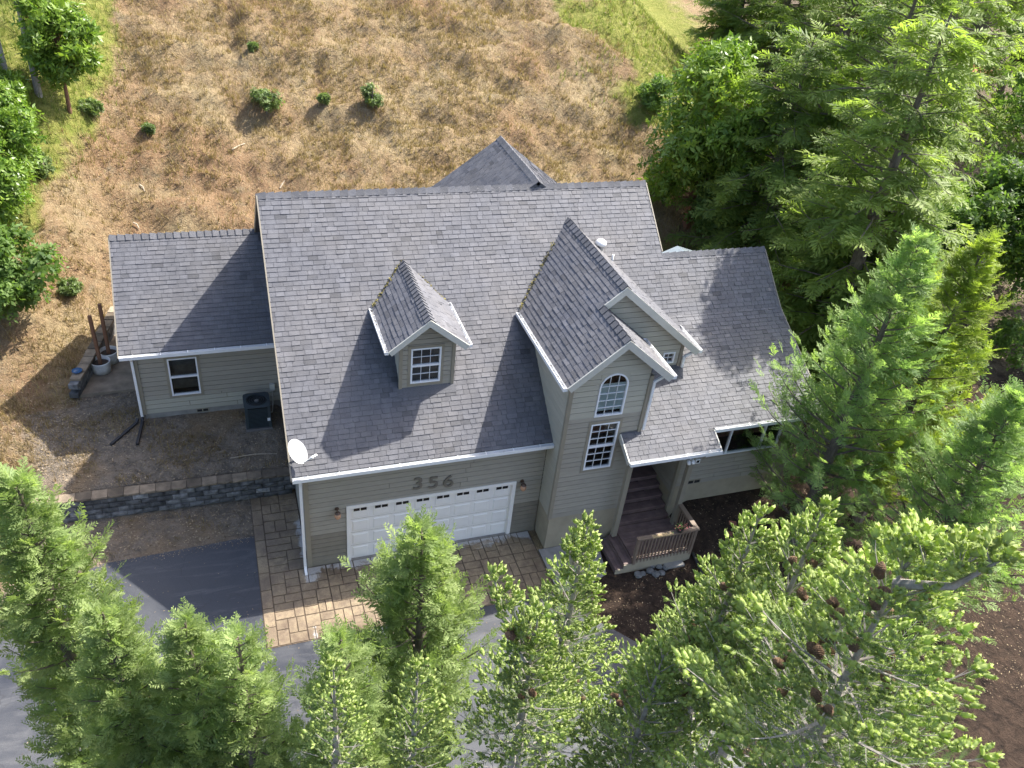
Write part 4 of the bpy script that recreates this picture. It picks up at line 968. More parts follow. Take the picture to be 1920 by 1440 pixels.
rw = thing('retaining_wall', (-3.7, 3.4, 0), 'dark grey stacked block retaining wall with tan caps beside the driveway', 'retaining wall')
block_wall(rw, (-7.45, 3.46), (-.1, 3.34), 4, lambda u: .05)
sw = thing('garden_wall', (-6.3, 9, SLZ), 'low stacked stone garden wall beside the white pots', 'garden wall')
w0 = at_z(140, 737, SLZ + .1); w1 = at_z(208, 600, SLZ + .5)
block_wall(sw, (w1[0] + .05, w1[1] + .3), (w0[0], w0[1]), 4, lambda u: SLZ - .18 + .16 * max(0, 1 - u / 3.0), wts=(1, 2, 3, 4, 3, 1))
P = at_z(145, 697, SLZ + .62); bb = thing('blue_bowl', (P[0], P[1], SLZ + .60), 'small blue glazed bowl sitting on the garden wall end', 'bowl')
mb = MB(); mb.lathe((P[0], P[1], SLZ + .605), [(0, 0), (.10, .0), (.17, .07), (.16, .08), (.09, .02), (0, .02)], 18); mb.build('bowl', 'blue', bb, True)

# ---------------------------------------------------------------- stamped concrete apron
def stamped_mat():
    m, t, b = new_mat('stamped_concrete'); c = coords(t)
    big = noise(t, c, .55, 5, .65, .8); mid = noise(t, c, 4, 6, .7, .5); f = noise(t, c, 30, 4, .7)
    col = mixc(t, ramp(t, big, [(.36, 0.), (.62, 1.)]), (.150, .112, .074), (.275, .210, .128))
    col = mixc(t, ramp(t, mid, [(.42, 0.), (.68, .8)]), col, (.115, .080, .055))
    w_ = noise(t, c, 1.2, 6, .75, 1.0)
    a = N(t, 'ShaderNodeAttribute', attribute_name='worn')
    wn = ramp(t, math_n(t, 'ADD', a.outputs['Fac'], math_n(t, 'MULTIPLY', math_n(t, 'SUBTRACT', w_, .5), 1.1)), [(.50, 0.), (.60, .80)])
    col = mixc(t, wn, col, (.43, .42, .40))
    col = mixc(t, 1., col, ramp(t, f, [(.3, .8), (.7, 1.2)]), 'MULTIPLY')
    col = mixc(t, 1., col, math_n(t, 'ADD', attr(t).outputs['Fac'], 1.0), 'MULTIPLY')
    t.links.new(col, b.inputs['Base Color']); t.links.new(ramp(t, big, [(.4, .35), (.65, .75)]), b.inputs['Roughness']); bump(t, b, mid, .5, .03)
    return m
MAT['stamped'] = stamped_mat()
PAT = [(-1.43, -2.62), (6.82, -2.62), (6.82, -.02), (7.03, -.02), (0.0, -.02), (0.0, 3.3), (-1.43, 3.3)]
apron = sheet('stone_apron', [(-1.44, -2.63), (6.84, -2.63), (6.84, -.05), (-.02, -.05), (-.02, 3.25), (-1.44, 3.25)], 0.040, 'grout', .08)
mod = .80
TPL = [[(0, 0, .5, .5), (.5, 0, 1, .33), (.5, .33, 1, .66), (0, .5, .25, 1), (.25, .5, .5, 1), (.5, .66, 1, 1)],
       [(0, 0, .33, .66), (.33, 0, 1, .33), (.33, .33, 1, .66), (0, .66, .6, 1), (.6, .66, 1, 1)],
       [(0, 0, .6, .4), (.6, 0, 1, .6), (0, .4, .3, 1), (.3, .4, .6, 1), (.6, .6, 1, 1)],
       [(0, 0, .5, .3), (.5, 0, 1, .5), (0, .3, .5, .65), (0, .65, .5, 1), (.5, .5, 1, 1)]]
def stone(x0, y0, x1, y1):
    g = .004; mb = MB(); i = .010; z0, z1 = .02, .056 + rnd.uniform(0, .005)
    x0, y0, x1, y1 = x0 + g, y0 + g, x1 - g, y1 - g
    if x1 - x0 < .06 or y1 - y0 < .06: return
    V = [(x0, y0, z0), (x1, y0, z0), (x1, y1, z0), (x0, y1, z0), (x0 + i, y0 + i, z1), (x1 - i, y0 + i, z1), (x1 - i, y1 - i, z1), (x0 + i, y1 - i, z1)]
    mb.mesh(V, BOXF[1:], rnd.gauss(0, .055))
    o = mb.build('paving_stone', 'stamped', apron); cx, cy = (x0 + x1) / 2, (y0 + y1) / 2
    def worn(x, y):
        d = max(0, min(1, (y + .9) / .8)) if x > 0 else max(0, min(1, (x + .55) / .5)) * (1 if y < 2.2 else .5)
        return .68 * max(d, .62 * max(0, min(1, (x - 5.6) / 1.2)))
    at = o.data.attributes.new('worn', 'FLOAT', 'POINT'); at.data.foreach_set('value', [worn(v[0], v[1]) for v in V])
def fill(X0, Y0, X1, Y1):
    nx_, ny_ = max(1, round((X1 - X0) / mod)), max(1, round((Y1 - Y0) / mod)); mx, my = (X1 - X0) / nx_, (Y1 - Y0) / ny_
    for i in range(nx_):
        for j in range(ny_):
            tp = rnd.choice(TPL); fx, fy = rnd.random() < .5, rnd.random() < .5
            for a, b, c, d in tp:
                if fx: a, c = 1 - c, 1 - a
                if fy: b, d = 1 - d, 1 - b
                stone(X0 + mx * (i + a) + (.005 if a == 0 else 0), Y0 + my * (j + b) + (.005 if b == 0 else 0), X0 + mx * (i + c) - (.005 if c == 1 else 0), Y0 + my * (j + d) - (.005 if d == 1 else 0))
for k in range(9): stone(-1.43, -2.62 + k * .658, -1.13, -2.62 + (k + 1) * .658)      # border course
fill(-1.13, -2.62, 6.82, -.06); fill(-1.13, -.06, -.03, 3.24)
slab('walkway', [(6.88, -2.6), (7.5, -2.75), (8.6, -2.3), (8.84, -1.05), (9.3, -.92), (6.88, -.90)], .045, .1, 'concrete')

# ---------------------------------------------------------------- entry stairs with landing and railing
st = thing('entry_stairs', (10.3, -1.6, 0), 'dark red brown wooden entry stairs with railed landing beside the tower', 'stairs')
LZ = .50; lx0, lx1, ly0, ly1 = 9.40, 11.40, -2.36, -.94
k = 10
for i in range(k):
    a = ly0 + (ly1 - ly0) * i / k; mb = MB(); mb.box((lx0, a + .004, LZ - .035), (lx1, a + (ly1 - ly0) / k - .004, LZ), rnd.gauss(0, .12)); mb.build('landing_board', 'deck', st)
for i in range(5):
    y0 = ly1 + i * .285; z = LZ + .18 * (i + 1)
    mb = MB(); mb.box((9.5, y0 + .012, z - .185), (11.28, y0 + .035, z - .04), -.15); mb.build('riser', 'deck', st)
    for j in range(2):
        mb = MB(); mb.box((9.5, y0 - .015 + j * .148, z - .038), (11.28, y0 - .015 + j * .148 + .142, z), rnd.gauss(0, .12)); mb.build('tread', 'deck', st)
yp = ly1 + 5 * .285
for i in range(8):
    mb = MB(); mb.box((9.5, yp + i * .15, LZ + .90 - .038), (11.28, yp + i * .15 + .142, LZ + .90), rnd.gauss(0, .1)); mb.build('porch_board', 'deck', st)
for i in range(2):
    z = LZ - .165 * (i + 1); x1 = lx0 - .27 * i
    for j in range(2):
        mb = MB(); mb.box((x1 - .27 + j * .138, ly0 + .03, z - .038), (x1 - .27 + j * .138 + .131, ly1 - .12, z), rnd.gauss(0, .15)); mb.build('tread', 'deck', st)
    mb = MB(); mb.box((x1 - .03, ly0 + .03, z), (x1 - .008, ly1 - .12, z + .125), -.2); mb.build('riser', 'deck', st)
mb = MB(); mb.box((lx0 - .54, ly0 + .03, 0), (lx0 - .52, ly1 - .12, .13), -.2); mb.build('riser', 'deck', st)
mb = MB(); mb.prism([(lx0 - .55, ly0 - .012, -.05), (lx1 + .02, ly0 - .012, -.25), (lx1 + .02, ly0 - .012, LZ - .04), (lx0 - .02, ly0 - .012, LZ - .04), (lx0 - .02, ly0 - .012, .33), (lx0 - .29, ly0 - .012, .33), (lx0 - .29, ly0 - .012, .17), (lx0 - .55, ly0 - .012, .17)], (0, .03, 0)); mb.build('skirt', 'found', st)
mb = MB(); mb.box((lx1 - .01, ly0 + .02, -.25), (lx1 + .02, ly1 + .2, LZ - .04)); mb.build('skirt', 'found', st)
RT = 1.40
mb = MB(); mb.box((lx0 - .02, ly0 - .02, LZ - .2), (lx0 + .07, ly0 + .07, RT - .04)); mb.build('newel_post', 'rail', st)
mb = MB(); mb.box((lx1 - .07, ly0 - .02, LZ - .2), (lx1 + .02, ly0 + .07, RT - .04)); mb.build('newel_post', 'rail', st)
mb = MB(); mb.box((lx0 - .04, ly0 - .05, RT - .038), (lx1 + .06, ly0 + .10, RT)); hr = mb.build('handrail', 'rail', st)
mb = MB(); mb.box((lx0 + .45, ly0 - .051, RT - .03), (lx0 + 1.15, ly0 + .06, RT + .002)); mb.build('worn_patch', 'rail_worn', hr)
mb = MB(); mb.box((lx1 - .09, ly0 + .101, RT - .038), (lx1 + .06, ly1 - .16, RT)); mb.build('handrail', 'rail', st)
for z in (RT - .12, LZ + .08):
    mb = MB(); mb.box((lx0 + .07, ly0 + .008, z - .02), (lx1 - .07, ly0 + .045, z + .02)); mb.build('rail_bar', 'rail', st)
    mb = MB(); mb.box((lx1 - .05, ly0 + .07, z - .02), (lx1 - .015, ly1 - .2, z + .02)); mb.build('rail_bar', 'rail', st)
nb = 16
for i in range(nb):
    x = lx0 + .13 + (lx1 - lx0 - .26) * i / (nb - 1); mb = MB(); mb.box((x - .019, ly0 - .03, LZ - .12), (x + .019, ly0 + .007, RT - .04)); mb.build('baluster', 'rail', st)
for i in range(8):
    y = ly0 + .17 + i * .125; mb = MB(); mb.box((lx1 - .014, y - .019, LZ - .1), (lx1 + .02, y + .019, RT - .04)); mb.build('baluster', 'rail', st)
# flower pot on the rail
P = np.array([lx1 - .62, ly0 + .02, RT]); fp = thing('flower_basket', P, 'small pot of pink flowers on the landing handrail', 'flower pot')
mb = MB(); mb.lathe(P, [(0, .0), (.075, .0), (.11, .14), (.095, .14), (0, .11)], 16); mb.build('pot', 'soil', fp, True)
for nm, mt, cnt in (('leaves', 'flower_leaf', 60), ('flowers', 'flower_pink', 40)):
    mb = MB()
    for i in range(cnt):
        a = np.array([rnd.gauss(.04, .10), rnd.gauss(0, .06), rnd.uniform(.12, .26)]) + P; u = np.array([rnd.gauss(0, 1) for _ in range(3)]); u /= np.linalg.norm(u); v = np.cross(u, (0.3, .2, 1)); s = rnd.uniform(.02, .035)
        mb.poly([a + u * s, a + v * s, a - u * s, a - v * s], rnd.uniform(-.3, .5))
    mb.build(nm, mt, fp, False, 'stuff')
P = at_z(1232, 872, LZ + .9); dm = thing('door_mat', (10.0, .75, LZ + .9), 'straw coloured mat at the top of the entry stairs', 'door mat')
mb = MB(); mb.box((9.62, .66, LZ + .902), (10.25, 1.05, LZ + .918)); mb.build('mat', 'mat', dm)

# rocks by the landing and scattered bricks
def rock_mesh(seed, mat, flat=.6):
    r = random.Random(seed); mb = MB(); prof = [(0, -.5), (.42, -.3), (.52, 0), (.40, .3), (0, .45)]; mb.lathe((0, 0, 0), prof, 8)
    mb.v = [(x * r.uniform(.8, 1.2), y * r.uniform(.8, 1.2), z * flat * r.uniform(.85, 1.15)) for x, y, z in mb.v]; mb.tone = [r.uniform(-.2, .2)] * len(mb.v)
    me = bpy.data.meshes.new('rock'); me.from_pydata(mb.v, [], mb.f); me.attributes.new('tone', 'FLOAT', 'POINT').data.foreach_set('value', mb.tone); me.materials.append(MAT[mat]); return me
RK_ = [rock_mesh(k, 'rock') for k in range(5)]
for i, (px, py, s) in enumerate(((1218, 1072, .24), (1228, 1080, .26), (1240, 1076, .22), (1222, 1064, .20), (1234, 1066, .22), (1246, 1068, .20), (1196, 1080, .26), (1205, 1078, .18))):
    P = on_ground(px, py); o = link('rock', rnd.choice(RK_), None, None, Matrix.Translation((P[0], P[1], P[2] + s * .18)) @ Matrix.Rotation(rnd.uniform(0, 6), 4, 'Z') @ Matrix.Scale(s, 4))
    tag(o, 'rounded grey rock in the pile against the landing skirt', 'rock', 'rocks piled against the landing')
P = on_ground(1270, 1066); mb = MB(); mb.box((P[0] - .40, P[1] + .02, P[2] - .15), (P[0] + .25, P[1] + .25, P[2] + .08)); cb = mb.build('concrete_footing', 'concrete'); tag(cb, 'pale concrete footing under the landing corner', 'footing')
for i, (px, py) in enumerate(((1365, 1002), (1358, 1030), (1350, 1052), (1342, 1078), (1372, 985), (1380, 1020))):
    P = on_ground(px, py); mb = MB(); l, b_, h = .12, .06, .035; mb.box((-l, -b_, -h), (l, b_, h), rnd.uniform(-.3, .3)); o = mb.build('brick', 'brick')
    o.matrix_basis = Matrix.Translation((P[0], P[1], P[2] + .02)) @ Matrix.Rotation(rnd.uniform(0, 3), 4, 'Z') @ Matrix.Rotation(rnd.uniform(-.2, .2), 4, 'X'); tag(o, 'loose dusty red brick lying on the mulch beside the landing', 'brick', 'loose bricks on the mulch')
for i, (px, py, px2, py2, lb) in enumerate(((250, 420, 262, 435, 'bleached bent stick on the slope above the left wing ridge'), (436, 286, 460, 274, 'short pale stick lying on the upper slope'), (525, 357, 534, 344, 'white stick standing out above the main ridge end'), (262, 350, 272, 363, 'pale stick in the bare patch of the slope'), (1340, 100, 1350, 100, 'pale fallen branch under the broadleaf tree'), (432, 861, 520, 856, 'long thin straight stick on the dirt behind the retaining wall'))):
    a, b = on_ground(px, py), on_ground(px2, py2); m_ = (a + b) / 2 + [0, 0, .05]; mb = MB(); mb.tube([a + [0, 0, .04], m_ + np.array([.03, .05, .03]), b + [0, 0, .06]], [.016, .014, .008] if i == 5 else [.03, .028, .015], 6); tag(mb.build('stick', 'stick'), lb, 'stick')
# neighbour's timber deck behind the firs and the road beyond
def deck(px, py, dist, w_, l_, ang, lb, n):
    P = at_dist(px, py, dist); P[2] = max(P[2], float(ground_h(P[0], P[1])) + .4); o = thing('timber_deck', (P[0], P[1], float(ground_h(P[0], P[1]))), lb, 'deck')
    R_ = np.array([math.cos(ang), math.sin(ang), 0]); S_ = np.array([-math.sin(ang), math.cos(ang), 0])
    for i in range(n):
        c = P + R_ * (w_ * (i / (n - 1) - .5)); mb = MB(); mb.beam(c - S_ * l_ / 2, c + S_ * l_ / 2, w_ / n * .72, .05, tone=rnd.gauss(0, .2)); mb.build('deck_board', 'orange_wood', o)
    for a in (-.45, .45):
        for b in (-.45, .45):
            c = P + R_ * w_ * a + S_ * l_ * b; mb = MB(); mb.box((c[0] - .08, c[1] - .08, float(ground_h(c[0], c[1])) - .1), (c[0] + .08, c[1] + .08, P[2] - .03)); mb.build('deck_post', 'orange_wood', o)
        c = P + S_ * l_ * a - [0, 0, .13]; mb = MB(); mb.beam(c - R_ * w_ / 2, c + R_ * w_ / 2, .08, .18); mb.build('deck_joist', 'orange_wood', o)
r1 = on_ground(1545, 140); deck(1545, 140, np.linalg.norm(r1 - CAM) * .96, 3.2, 2.4, .6, 'reddish slatted timber deck glimpsed between the dark firs', 12)
r2 = on_ground(1840, 128); deck(1835, 128, np.linalg.norm(r2 - CAM) * .96, 4.0, 2.4, .2, 'orange timber deck behind the trees at the edge of the road', 12)
rd = [on_ground(*p) for p in ((2100, 330), (1960, 365), (1860, 410), (1800, 450), (1760, 500), (1730, 560))]
mb = MB(); L_, R2 = [], []
for i, p in enumerate(rd):
    d = rd[min(i + 1, len(rd) - 1)] - rd[max(i - 1, 0)]; d[2] = 0; d /= np.linalg.norm(d); nn = np.array([-d[1], d[0], 0]); L_.append(p + nn * 2.2); R2.append(p - nn * 2.2)
for i in range(len(rd) - 1):
    for s in range(8):
        f = lambda A, t: A[i] + (A[i + 1] - A[i]) * t
        q4 = [f(L_, s / 8), f(R2, s / 8), f(R2, (s + 1) / 8), f(L_, (s + 1) / 8)]
        mb.poly([(p[0], p[1], float(ground_h(p[0], p[1])) + .06) for p in q4][::-1])
MAT['road'] = simple('pale_gravel_road', (.30, .28, .27), .95, .2, 2, .3)
mb.build('road', 'road', None, False, 'structure')
# translucent cover glimpsed behind the wing ridge
P = at_y(1275, 472, 6.0); sk = thing('rear_awning', (P[0], 6.0, 4), 'pale translucent awning peeping over the right wing ridge', 'awning')
mb = MB(); mb.prism([(P[0] - .8, 5.9, P[2] - .30), (P[0] + .1, 5.9, P[2] + .05), (P[0] + .9, 5.9, P[2] - .22), (P[0] + .9, 6.4, P[2] - .27), (P[0] + .1, 6.4, P[2]), (P[0] - .8, 6.4, P[2] - .35)], (0, 0, .03)); mb.build('sheet', 'copper_haze', sk)
for xx in (-.7, .8):
    mb = MB(); mb.box((P[0] + xx - .04, 6.2, .9), (P[0] + xx + .04, 6.28, P[2] - .3)); mb.build('post', 'casing', sk)
# ---------------------------------------------------------------- vegetation
def fast_mesh(name, V, F, tone, mat, parent=None, kind=None):
    me = bpy.data.meshes.new(name); me.vertices.add(len(V)); me.vertices.foreach_set('co', np.ascontiguousarray(V, dtype=np.float32).ravel())
    set_faces(me, F); me.attributes.new('tone', 'FLOAT', 'POINT').data.foreach_set('value', np.ascontiguousarray(tone, dtype=np.float32))
    me.materials.append(MAT[mat]); return link(name, me, parent, kind)
def unit(a): return a / (np.linalg.norm(a, axis=-1, keepdims=True) + 1e-9)
def scatter(tv, tf, tt, pos, axis, up, scale, tone, width=None):
    """copies of a template (axis = local x, up = local z) at pos; tt = per-vertex tone added to the copy's tone"""
    X = unit(axis); Zv = up - X * (up * X).sum(-1, keepdims=True); Zv = unit(Zv); Yv = np.cross(Zv, X)
    s = scale[:, None, None]; wd = s if width is None else width[:, None, None]
    V = pos[:, None, :] + s * tv[None, :, 0:1] * X[:, None, :] + wd * (tv[None, :, 1:2] * Yv[:, None, :] + tv[None, :, 2:3] * Zv[:, None, :])
    n, k = len(pos), len(tv)
    F = (tf[None] + (np.arange(n) * k)[:, None, None]).reshape(-1, 3)
    T = np.clip(tone[:, None] + tt[None, :], 0, 1)
    return V.reshape(-1, 3), F, T.ravel()
def join(parts):
    V, F, T, o = [], [], [], 0
    for v, f, t in parts: V.append(v); F.append(f + o); T.append(t); o += len(v)
    return np.concatenate(V), np.concatenate(F), np.concatenate(T)

# --- templates
def tpl_spray(seed, ns=7, sub=1, droop=.10):
    """flat feathery conifer spray of length 1"""
    r = random.Random(seed); V, F, T = [], [], []
    def blade(p, q, wd, t0, t1, nz):
        p, q = np.array(p), np.array(q); d = q - p; s = np.cross(d, (0.0, nz, 1.0)); s = s / (np.linalg.norm(s) + 1e-9) * wd
        b = len(V); m_ = p * .5 + q * .5; V.extend([p, m_ + s, q, m_ - s]); F.extend([(b, b + 1, b + 3), (b + 1, b + 2, b + 3)]); T.extend([t0, (t0 + t1) / 2, t1, (t0 + t1) / 2])
    ax = lambda t: np.array([t, 0.0, -droop * t * t])
    blade(ax(0), ax(1), .018, -.1, .2, 0)
    for i in range(ns):
        t = .08 + .84 * i / (ns - 1)
        for sg in (-1, 1):
            tt_ = t + r.uniform(-.04, .04); L = (.40 * (1 - tt_) + .12) * r.uniform(.75, 1.2); a = math.radians(r.uniform(32, 56)); z = r.uniform(-.12, .20)
            p = ax(tt_); q = p + np.array([math.cos(a) * L, sg * math.sin(a) * L, z * L - .06 * L])
            blade(p, q, .038, -.12, .22, r.uniform(-.6, .6))
            for k in range(sub):
                u = r.uniform(.3, .75); p2 = p + (q - p) * u; L2 = L * .45 * r.uniform(.7, 1.2); a2 = a + sg * 0 + r.choice((-.6, .6)); q2 = p2 + np.array([math.cos(a2) * L2, sg * math.sin(a2) * L2, r.uniform(-.1, .16) * L2]); b = len(V)
                s = np.array([-(q2 - p2)[1], (q2 - p2)[0], 0]); s = s / (np.linalg.norm(s) + 1e-9) * .030
                V.extend([p2 - s, p2 + s, q2]); F.append((b, b + 1, b + 2)); T.extend([-.05, -.05, .25])
    return np.array(V), np.array(F), np.array(T)
def tpl_shoot(seed, n=7, rings=4, fringe=26):
    """plump fresh shoot: ragged spindle of needles of length 1 with a fringe of free tips"""
    r = random.Random(seed); V, F, T = [], [], []
    V.append(np.array([0, 0, 0.0])); T.append(-.30)
    for k in range(rings):
        t = (k + .55) / rings; rad = .175 * math.sin(math.pi * (.18 + .70 * t)) ** .8
        for i in range(n):
            ph = 2 * math.pi * (i + .5 * (k % 2)) / n; q = rad * r.uniform(.72, 1.22); V.append(np.array([t * .9 + r.uniform(-.05, .05), q * math.cos(ph), q * math.sin(ph)])); T.append(r.uniform(-.16, .12) + .10 * (t - .5))
    V.append(np.array([1.0, 0, 0])); T.append(.14); e = len(V) - 1
    F += [(0, 1 + i, 1 + (i + 1) % n) for i in range(n)] + [(e, 1 + (rings - 1) * n + (i + 1) % n, 1 + (rings - 1) * n + i) for i in range(n)]
    for k in range(rings - 1):
        for i in range(n): a, b_, c, d = 1 + k * n + i, 1 + k * n + (i + 1) % n, 1 + (k + 1) * n + (i + 1) % n, 1 + (k + 1) * n + i; F += [(a, b_, c), (a, c, d)]
    for i in range(fringe):
        t = r.uniform(.05, .85); ph = r.uniform(0, 6.28); e_ = np.array([0, math.cos(ph), math.sin(ph)]); p = np.array([t, 0, 0]) + e_ * .10; q = p + np.array([.16, 0, 0]) + e_ * .16; s_ = np.cross(q - p, e_); s_ = s_ / np.linalg.norm(s_) * .035; b_ = len(V); V.extend([p - s_, p + s_, q]); F.append((b_, b_ + 1, b_ + 2)); T.extend([-.1, -.1, .12])
    return np.array(V), np.array(F), np.array(T)
def tpl_twig(seed, n=34, nl=.16, wd=.020):
    """older twig with needles combed to both sides"""
    r = random.Random(seed); V, F, T = [], [], []
    for i in range(n):
        t = (i + .5) / n; sg = 1 if i % 2 else -1; a = math.radians(r.uniform(45, 70)); L = nl * r.uniform(.8, 1.1)
        p = np.array([t, 0, 0]); q = p + np.array([math.cos(a) * L, sg * math.sin(a) * L, r.uniform(-.02, .10)]); s = np.array([wd * .8, 0, 0]); b = len(V)
        V.extend([p - s, p + s, q]); F.append((b, b + 1, b + 2)); T.extend([-.05, -.05, .08])
    b = len(V); V.extend([np.array([0, -.012, 0]), np.array([0, .012, 0]), np.array([1., 0, 0])]); F.append((b, b + 1, b + 2)); T.extend([0, 0, 0])
    return np.array(V), np.array(F), np.array(T)
def tpl_leaves(seed, n=8, lw=.34, cup=.35):
    """rosette of pointed leaves at a twig end, radius about 1"""
    r = random.Random(seed); V, F, T = [], [], []
    for i in range(n):
        ph = 2 * math.pi * i / n + r.uniform(-.35, .35); el = r.uniform(-.35, .75); d = np.array([math.sin(el) * .8 + cup * .3, math.cos(el) * math.cos(ph), math.cos(el) * math.sin(ph)]); L = r.uniform(.65, 1.1)
        off = np.array([r.uniform(-.5, .4), r.uniform(-.2, .2), r.uniform(-.2, .2)])
        s = np.cross(d, (r.uniform(-.5, .5) + 1, r.uniform(-.5, .5), r.uniform(-.5, .5))); s = s / np.linalg.norm(s) * lw * .5 * L; b = len(V); tn = r.uniform(-.15, .15)
        m_ = off + d * L * .5 - np.array([0.05, 0, 0]); V.extend([off, m_ + s, off + d * L, m_ - s]); F.extend([(b, b + 1, b + 3), (b + 1, b + 2, b + 3)]); T.extend([tn, tn, tn + .08, tn])
    return np.array(V), np.array(F), np.array(T)
def tpl_bough(seed, n=8):
    """coarse drooping conifer spray for distant trees"""
    r = random.Random(seed); V, F, T = [], [], []
    for i in range(n):
        for sg in (-1, 1):
            t = i / n; L = (.42 * (1 - t) + .14) * r.uniform(.7, 1.25); a = math.radians(r.uniform(28, 62)); p = np.array([t, 0, -.22 * t * t]); q = p + np.array([math.cos(a) * L, sg * math.sin(a) * L, r.uniform(-.45, .12) * L]); s_ = np.array([-(q - p)[1], (q - p)[0], r.uniform(-.3, .3) * L]); s_ = s_ / np.linalg.norm(s_) * .042; b = len(V); m_ = p * .45 + q * .55
            V.extend([p, m_ + s_, q, m_ - s_]); F.extend([(b, b + 1, b + 3), (b + 1, b + 2, b + 3)]); T.extend([-.1, 0, .16, 0])
    return np.array(V), np.array(F), np.array(T)
SPRAY = [tpl_spray(k) for k in range(5)]; SPRAY_L = [tpl_bough(40 + k) for k in range(5)]
SHOOT = [tpl_shoot(k) for k in range(4)]; SHOOT_L = [tpl_shoot(10 + k, 5, 3, 6) for k in range(4)]; TWIG = [tpl_twig(k) for k in range(3)]; LEAF = [tpl_leaves(k) for k in range(5)]
LEAF_S = [tpl_leaves(60 + k, 6, .5) for k in range(4)]

def crown_from(tpls, pos, axis, up, scale, tone, g, width=None):
    d = pos - CAM; z = np.maximum(d @ CF, .1); v = 720 - FPX * (d @ CU) / z; u = 960 + FPX * (d @ CR) / z     # parts of a crown far out of the picture are sparser
    keep = ((v > -120) & (v < 1520) & (u > -150) & (u < 2070)) | (g.random(len(pos)) < .22)
    pos, axis, up, scale, tone = pos[keep], axis[keep], up[keep], scale[keep], tone[keep]; width = None if width is None else width[keep]
    out = []; pick = g.integers(0, len(tpls), len(pos))
    for k, (tv, tf, tt) in enumerate(tpls):
        m_ = pick == k
        if m_.any(): out.append(scatter(tv, tf, tt, pos[m_], axis[m_], up[m_], scale[m_], tone[m_], None if width is None else width[m_]))
    return join(out)
def limbs(mb, paths, n=6):
    for p, r in paths: mb.tube(p, r, n, cap=False)

def cypress(name, base, top, R, label, group, mat='cypress', seed=1, nb=120, per=22, hb=.12, size=.42, bark='bark', tone0=.35, twin=0, rise=(35, 62), full=.55, pw=.9):
    g = np.random.default_rng(seed); base = np.array(base, float); top = np.array(top, float); H = top[2] - base[2]
    o = thing(name, base, label, 'tree', group)
    mb = MB(); mb.tube([base - [0, 0, .3], base + (top - base) * .5 + g.normal(0, .03, 3) * [1, 1, 0], top - [0, 0, .1]], [.028 * H * .55 + .05, .016 * H * .55 + .03, .012], 8)
    P_, A_, U_, S_, T_ = [], [], [], [], []; brs = []
    for i in range(nb):
        f = hb + (1 - hb) * (1 - (1 - (i + .5) / nb) ** 1.25) if False else hb + (.985 - hb) * ((i + g.random()) / nb) ** .9
        p0 = base + (top - base) * f; az = i * 2.39996 + g.normal(0, .35)
        rad = R * min(1.0, ((1 - f) / full)) ** pw * g.uniform(.62, 1.15) + .05
        e0, e1 = math.radians(g.uniform(rise[0] - 10, rise[0] + 10)), math.radians(g.uniform(rise[1] - 10, rise[1] + 8))
        L = rad / math.cos((e0 * .6 + e1 * .4)); L = min(L, rad * 1.7, max(.25, (top[2] - p0[2]) / math.sin(e1) * 1.05))
        d0 = np.array([math.cos(az) * math.cos(e0), math.sin(az) * math.cos(e0), math.sin(e0)]); d1 = np.array([math.cos(az) * math.cos(e1), math.sin(az) * math.cos(e1), math.sin(e1)])
        K = 7; pts = [p0]; 
        for k in range(K):
            dd = d0 + (d1 - d0) * (k / (K - 1)) ** 1.4; pts.append(pts[-1] + dd / np.linalg.norm(dd) * L / K)
        pts = np.array(pts); brs.append((pts[:-1], np.linspace(.012 + .012 * L, .004, K)))
        m_ = max(5, int(.8 * per * (.45 + .55 * L / (R * 1.4)))); t = np.sort(1 - (1 - g.uniform(.10, 1.0, m_)) ** 1.0); t[-1] = 1.0
        ii = np.clip((t * K).astype(int), 0, K - 1); fr = t * K - ii; pos = pts[ii] + (pts[np.minimum(ii + 1, K)] - pts[ii]) * fr[:, None]
        dr = unit(pts[np.minimum(ii + 1, K)] - pts[ii]); side = unit(np.cross(dr, g.normal(0, 1, (m_, 3)) + [0, 0, .5])); k_ = np.where(t > .93, .15, g.uniform(.45, 1.05, m_))[:, None]
        ax = unit(dr + side * k_); sc_ = 1.08 * size * (.55 + .75 * (1 - t)) * g.uniform(.75, 1.25, m_) * (.6 + .4 * min(1, L / 1.0)); sc_[-1] = size * .9
        up = unit(np.cross(np.cross(ax, [0, 0, 1.0]), ax) + g.normal(0, .35, (m_, 3)) + [0, 0, .4])
        bt = tone0 + g.normal(0, .10)
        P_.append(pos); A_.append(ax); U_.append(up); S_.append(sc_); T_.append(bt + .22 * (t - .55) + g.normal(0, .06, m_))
    limbs(mb, brs, 5); mb.build('trunk', bark, o)
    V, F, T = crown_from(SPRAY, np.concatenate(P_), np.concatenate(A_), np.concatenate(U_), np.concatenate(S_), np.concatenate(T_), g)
    fast_mesh('crown', V, F, T, mat, o); return o

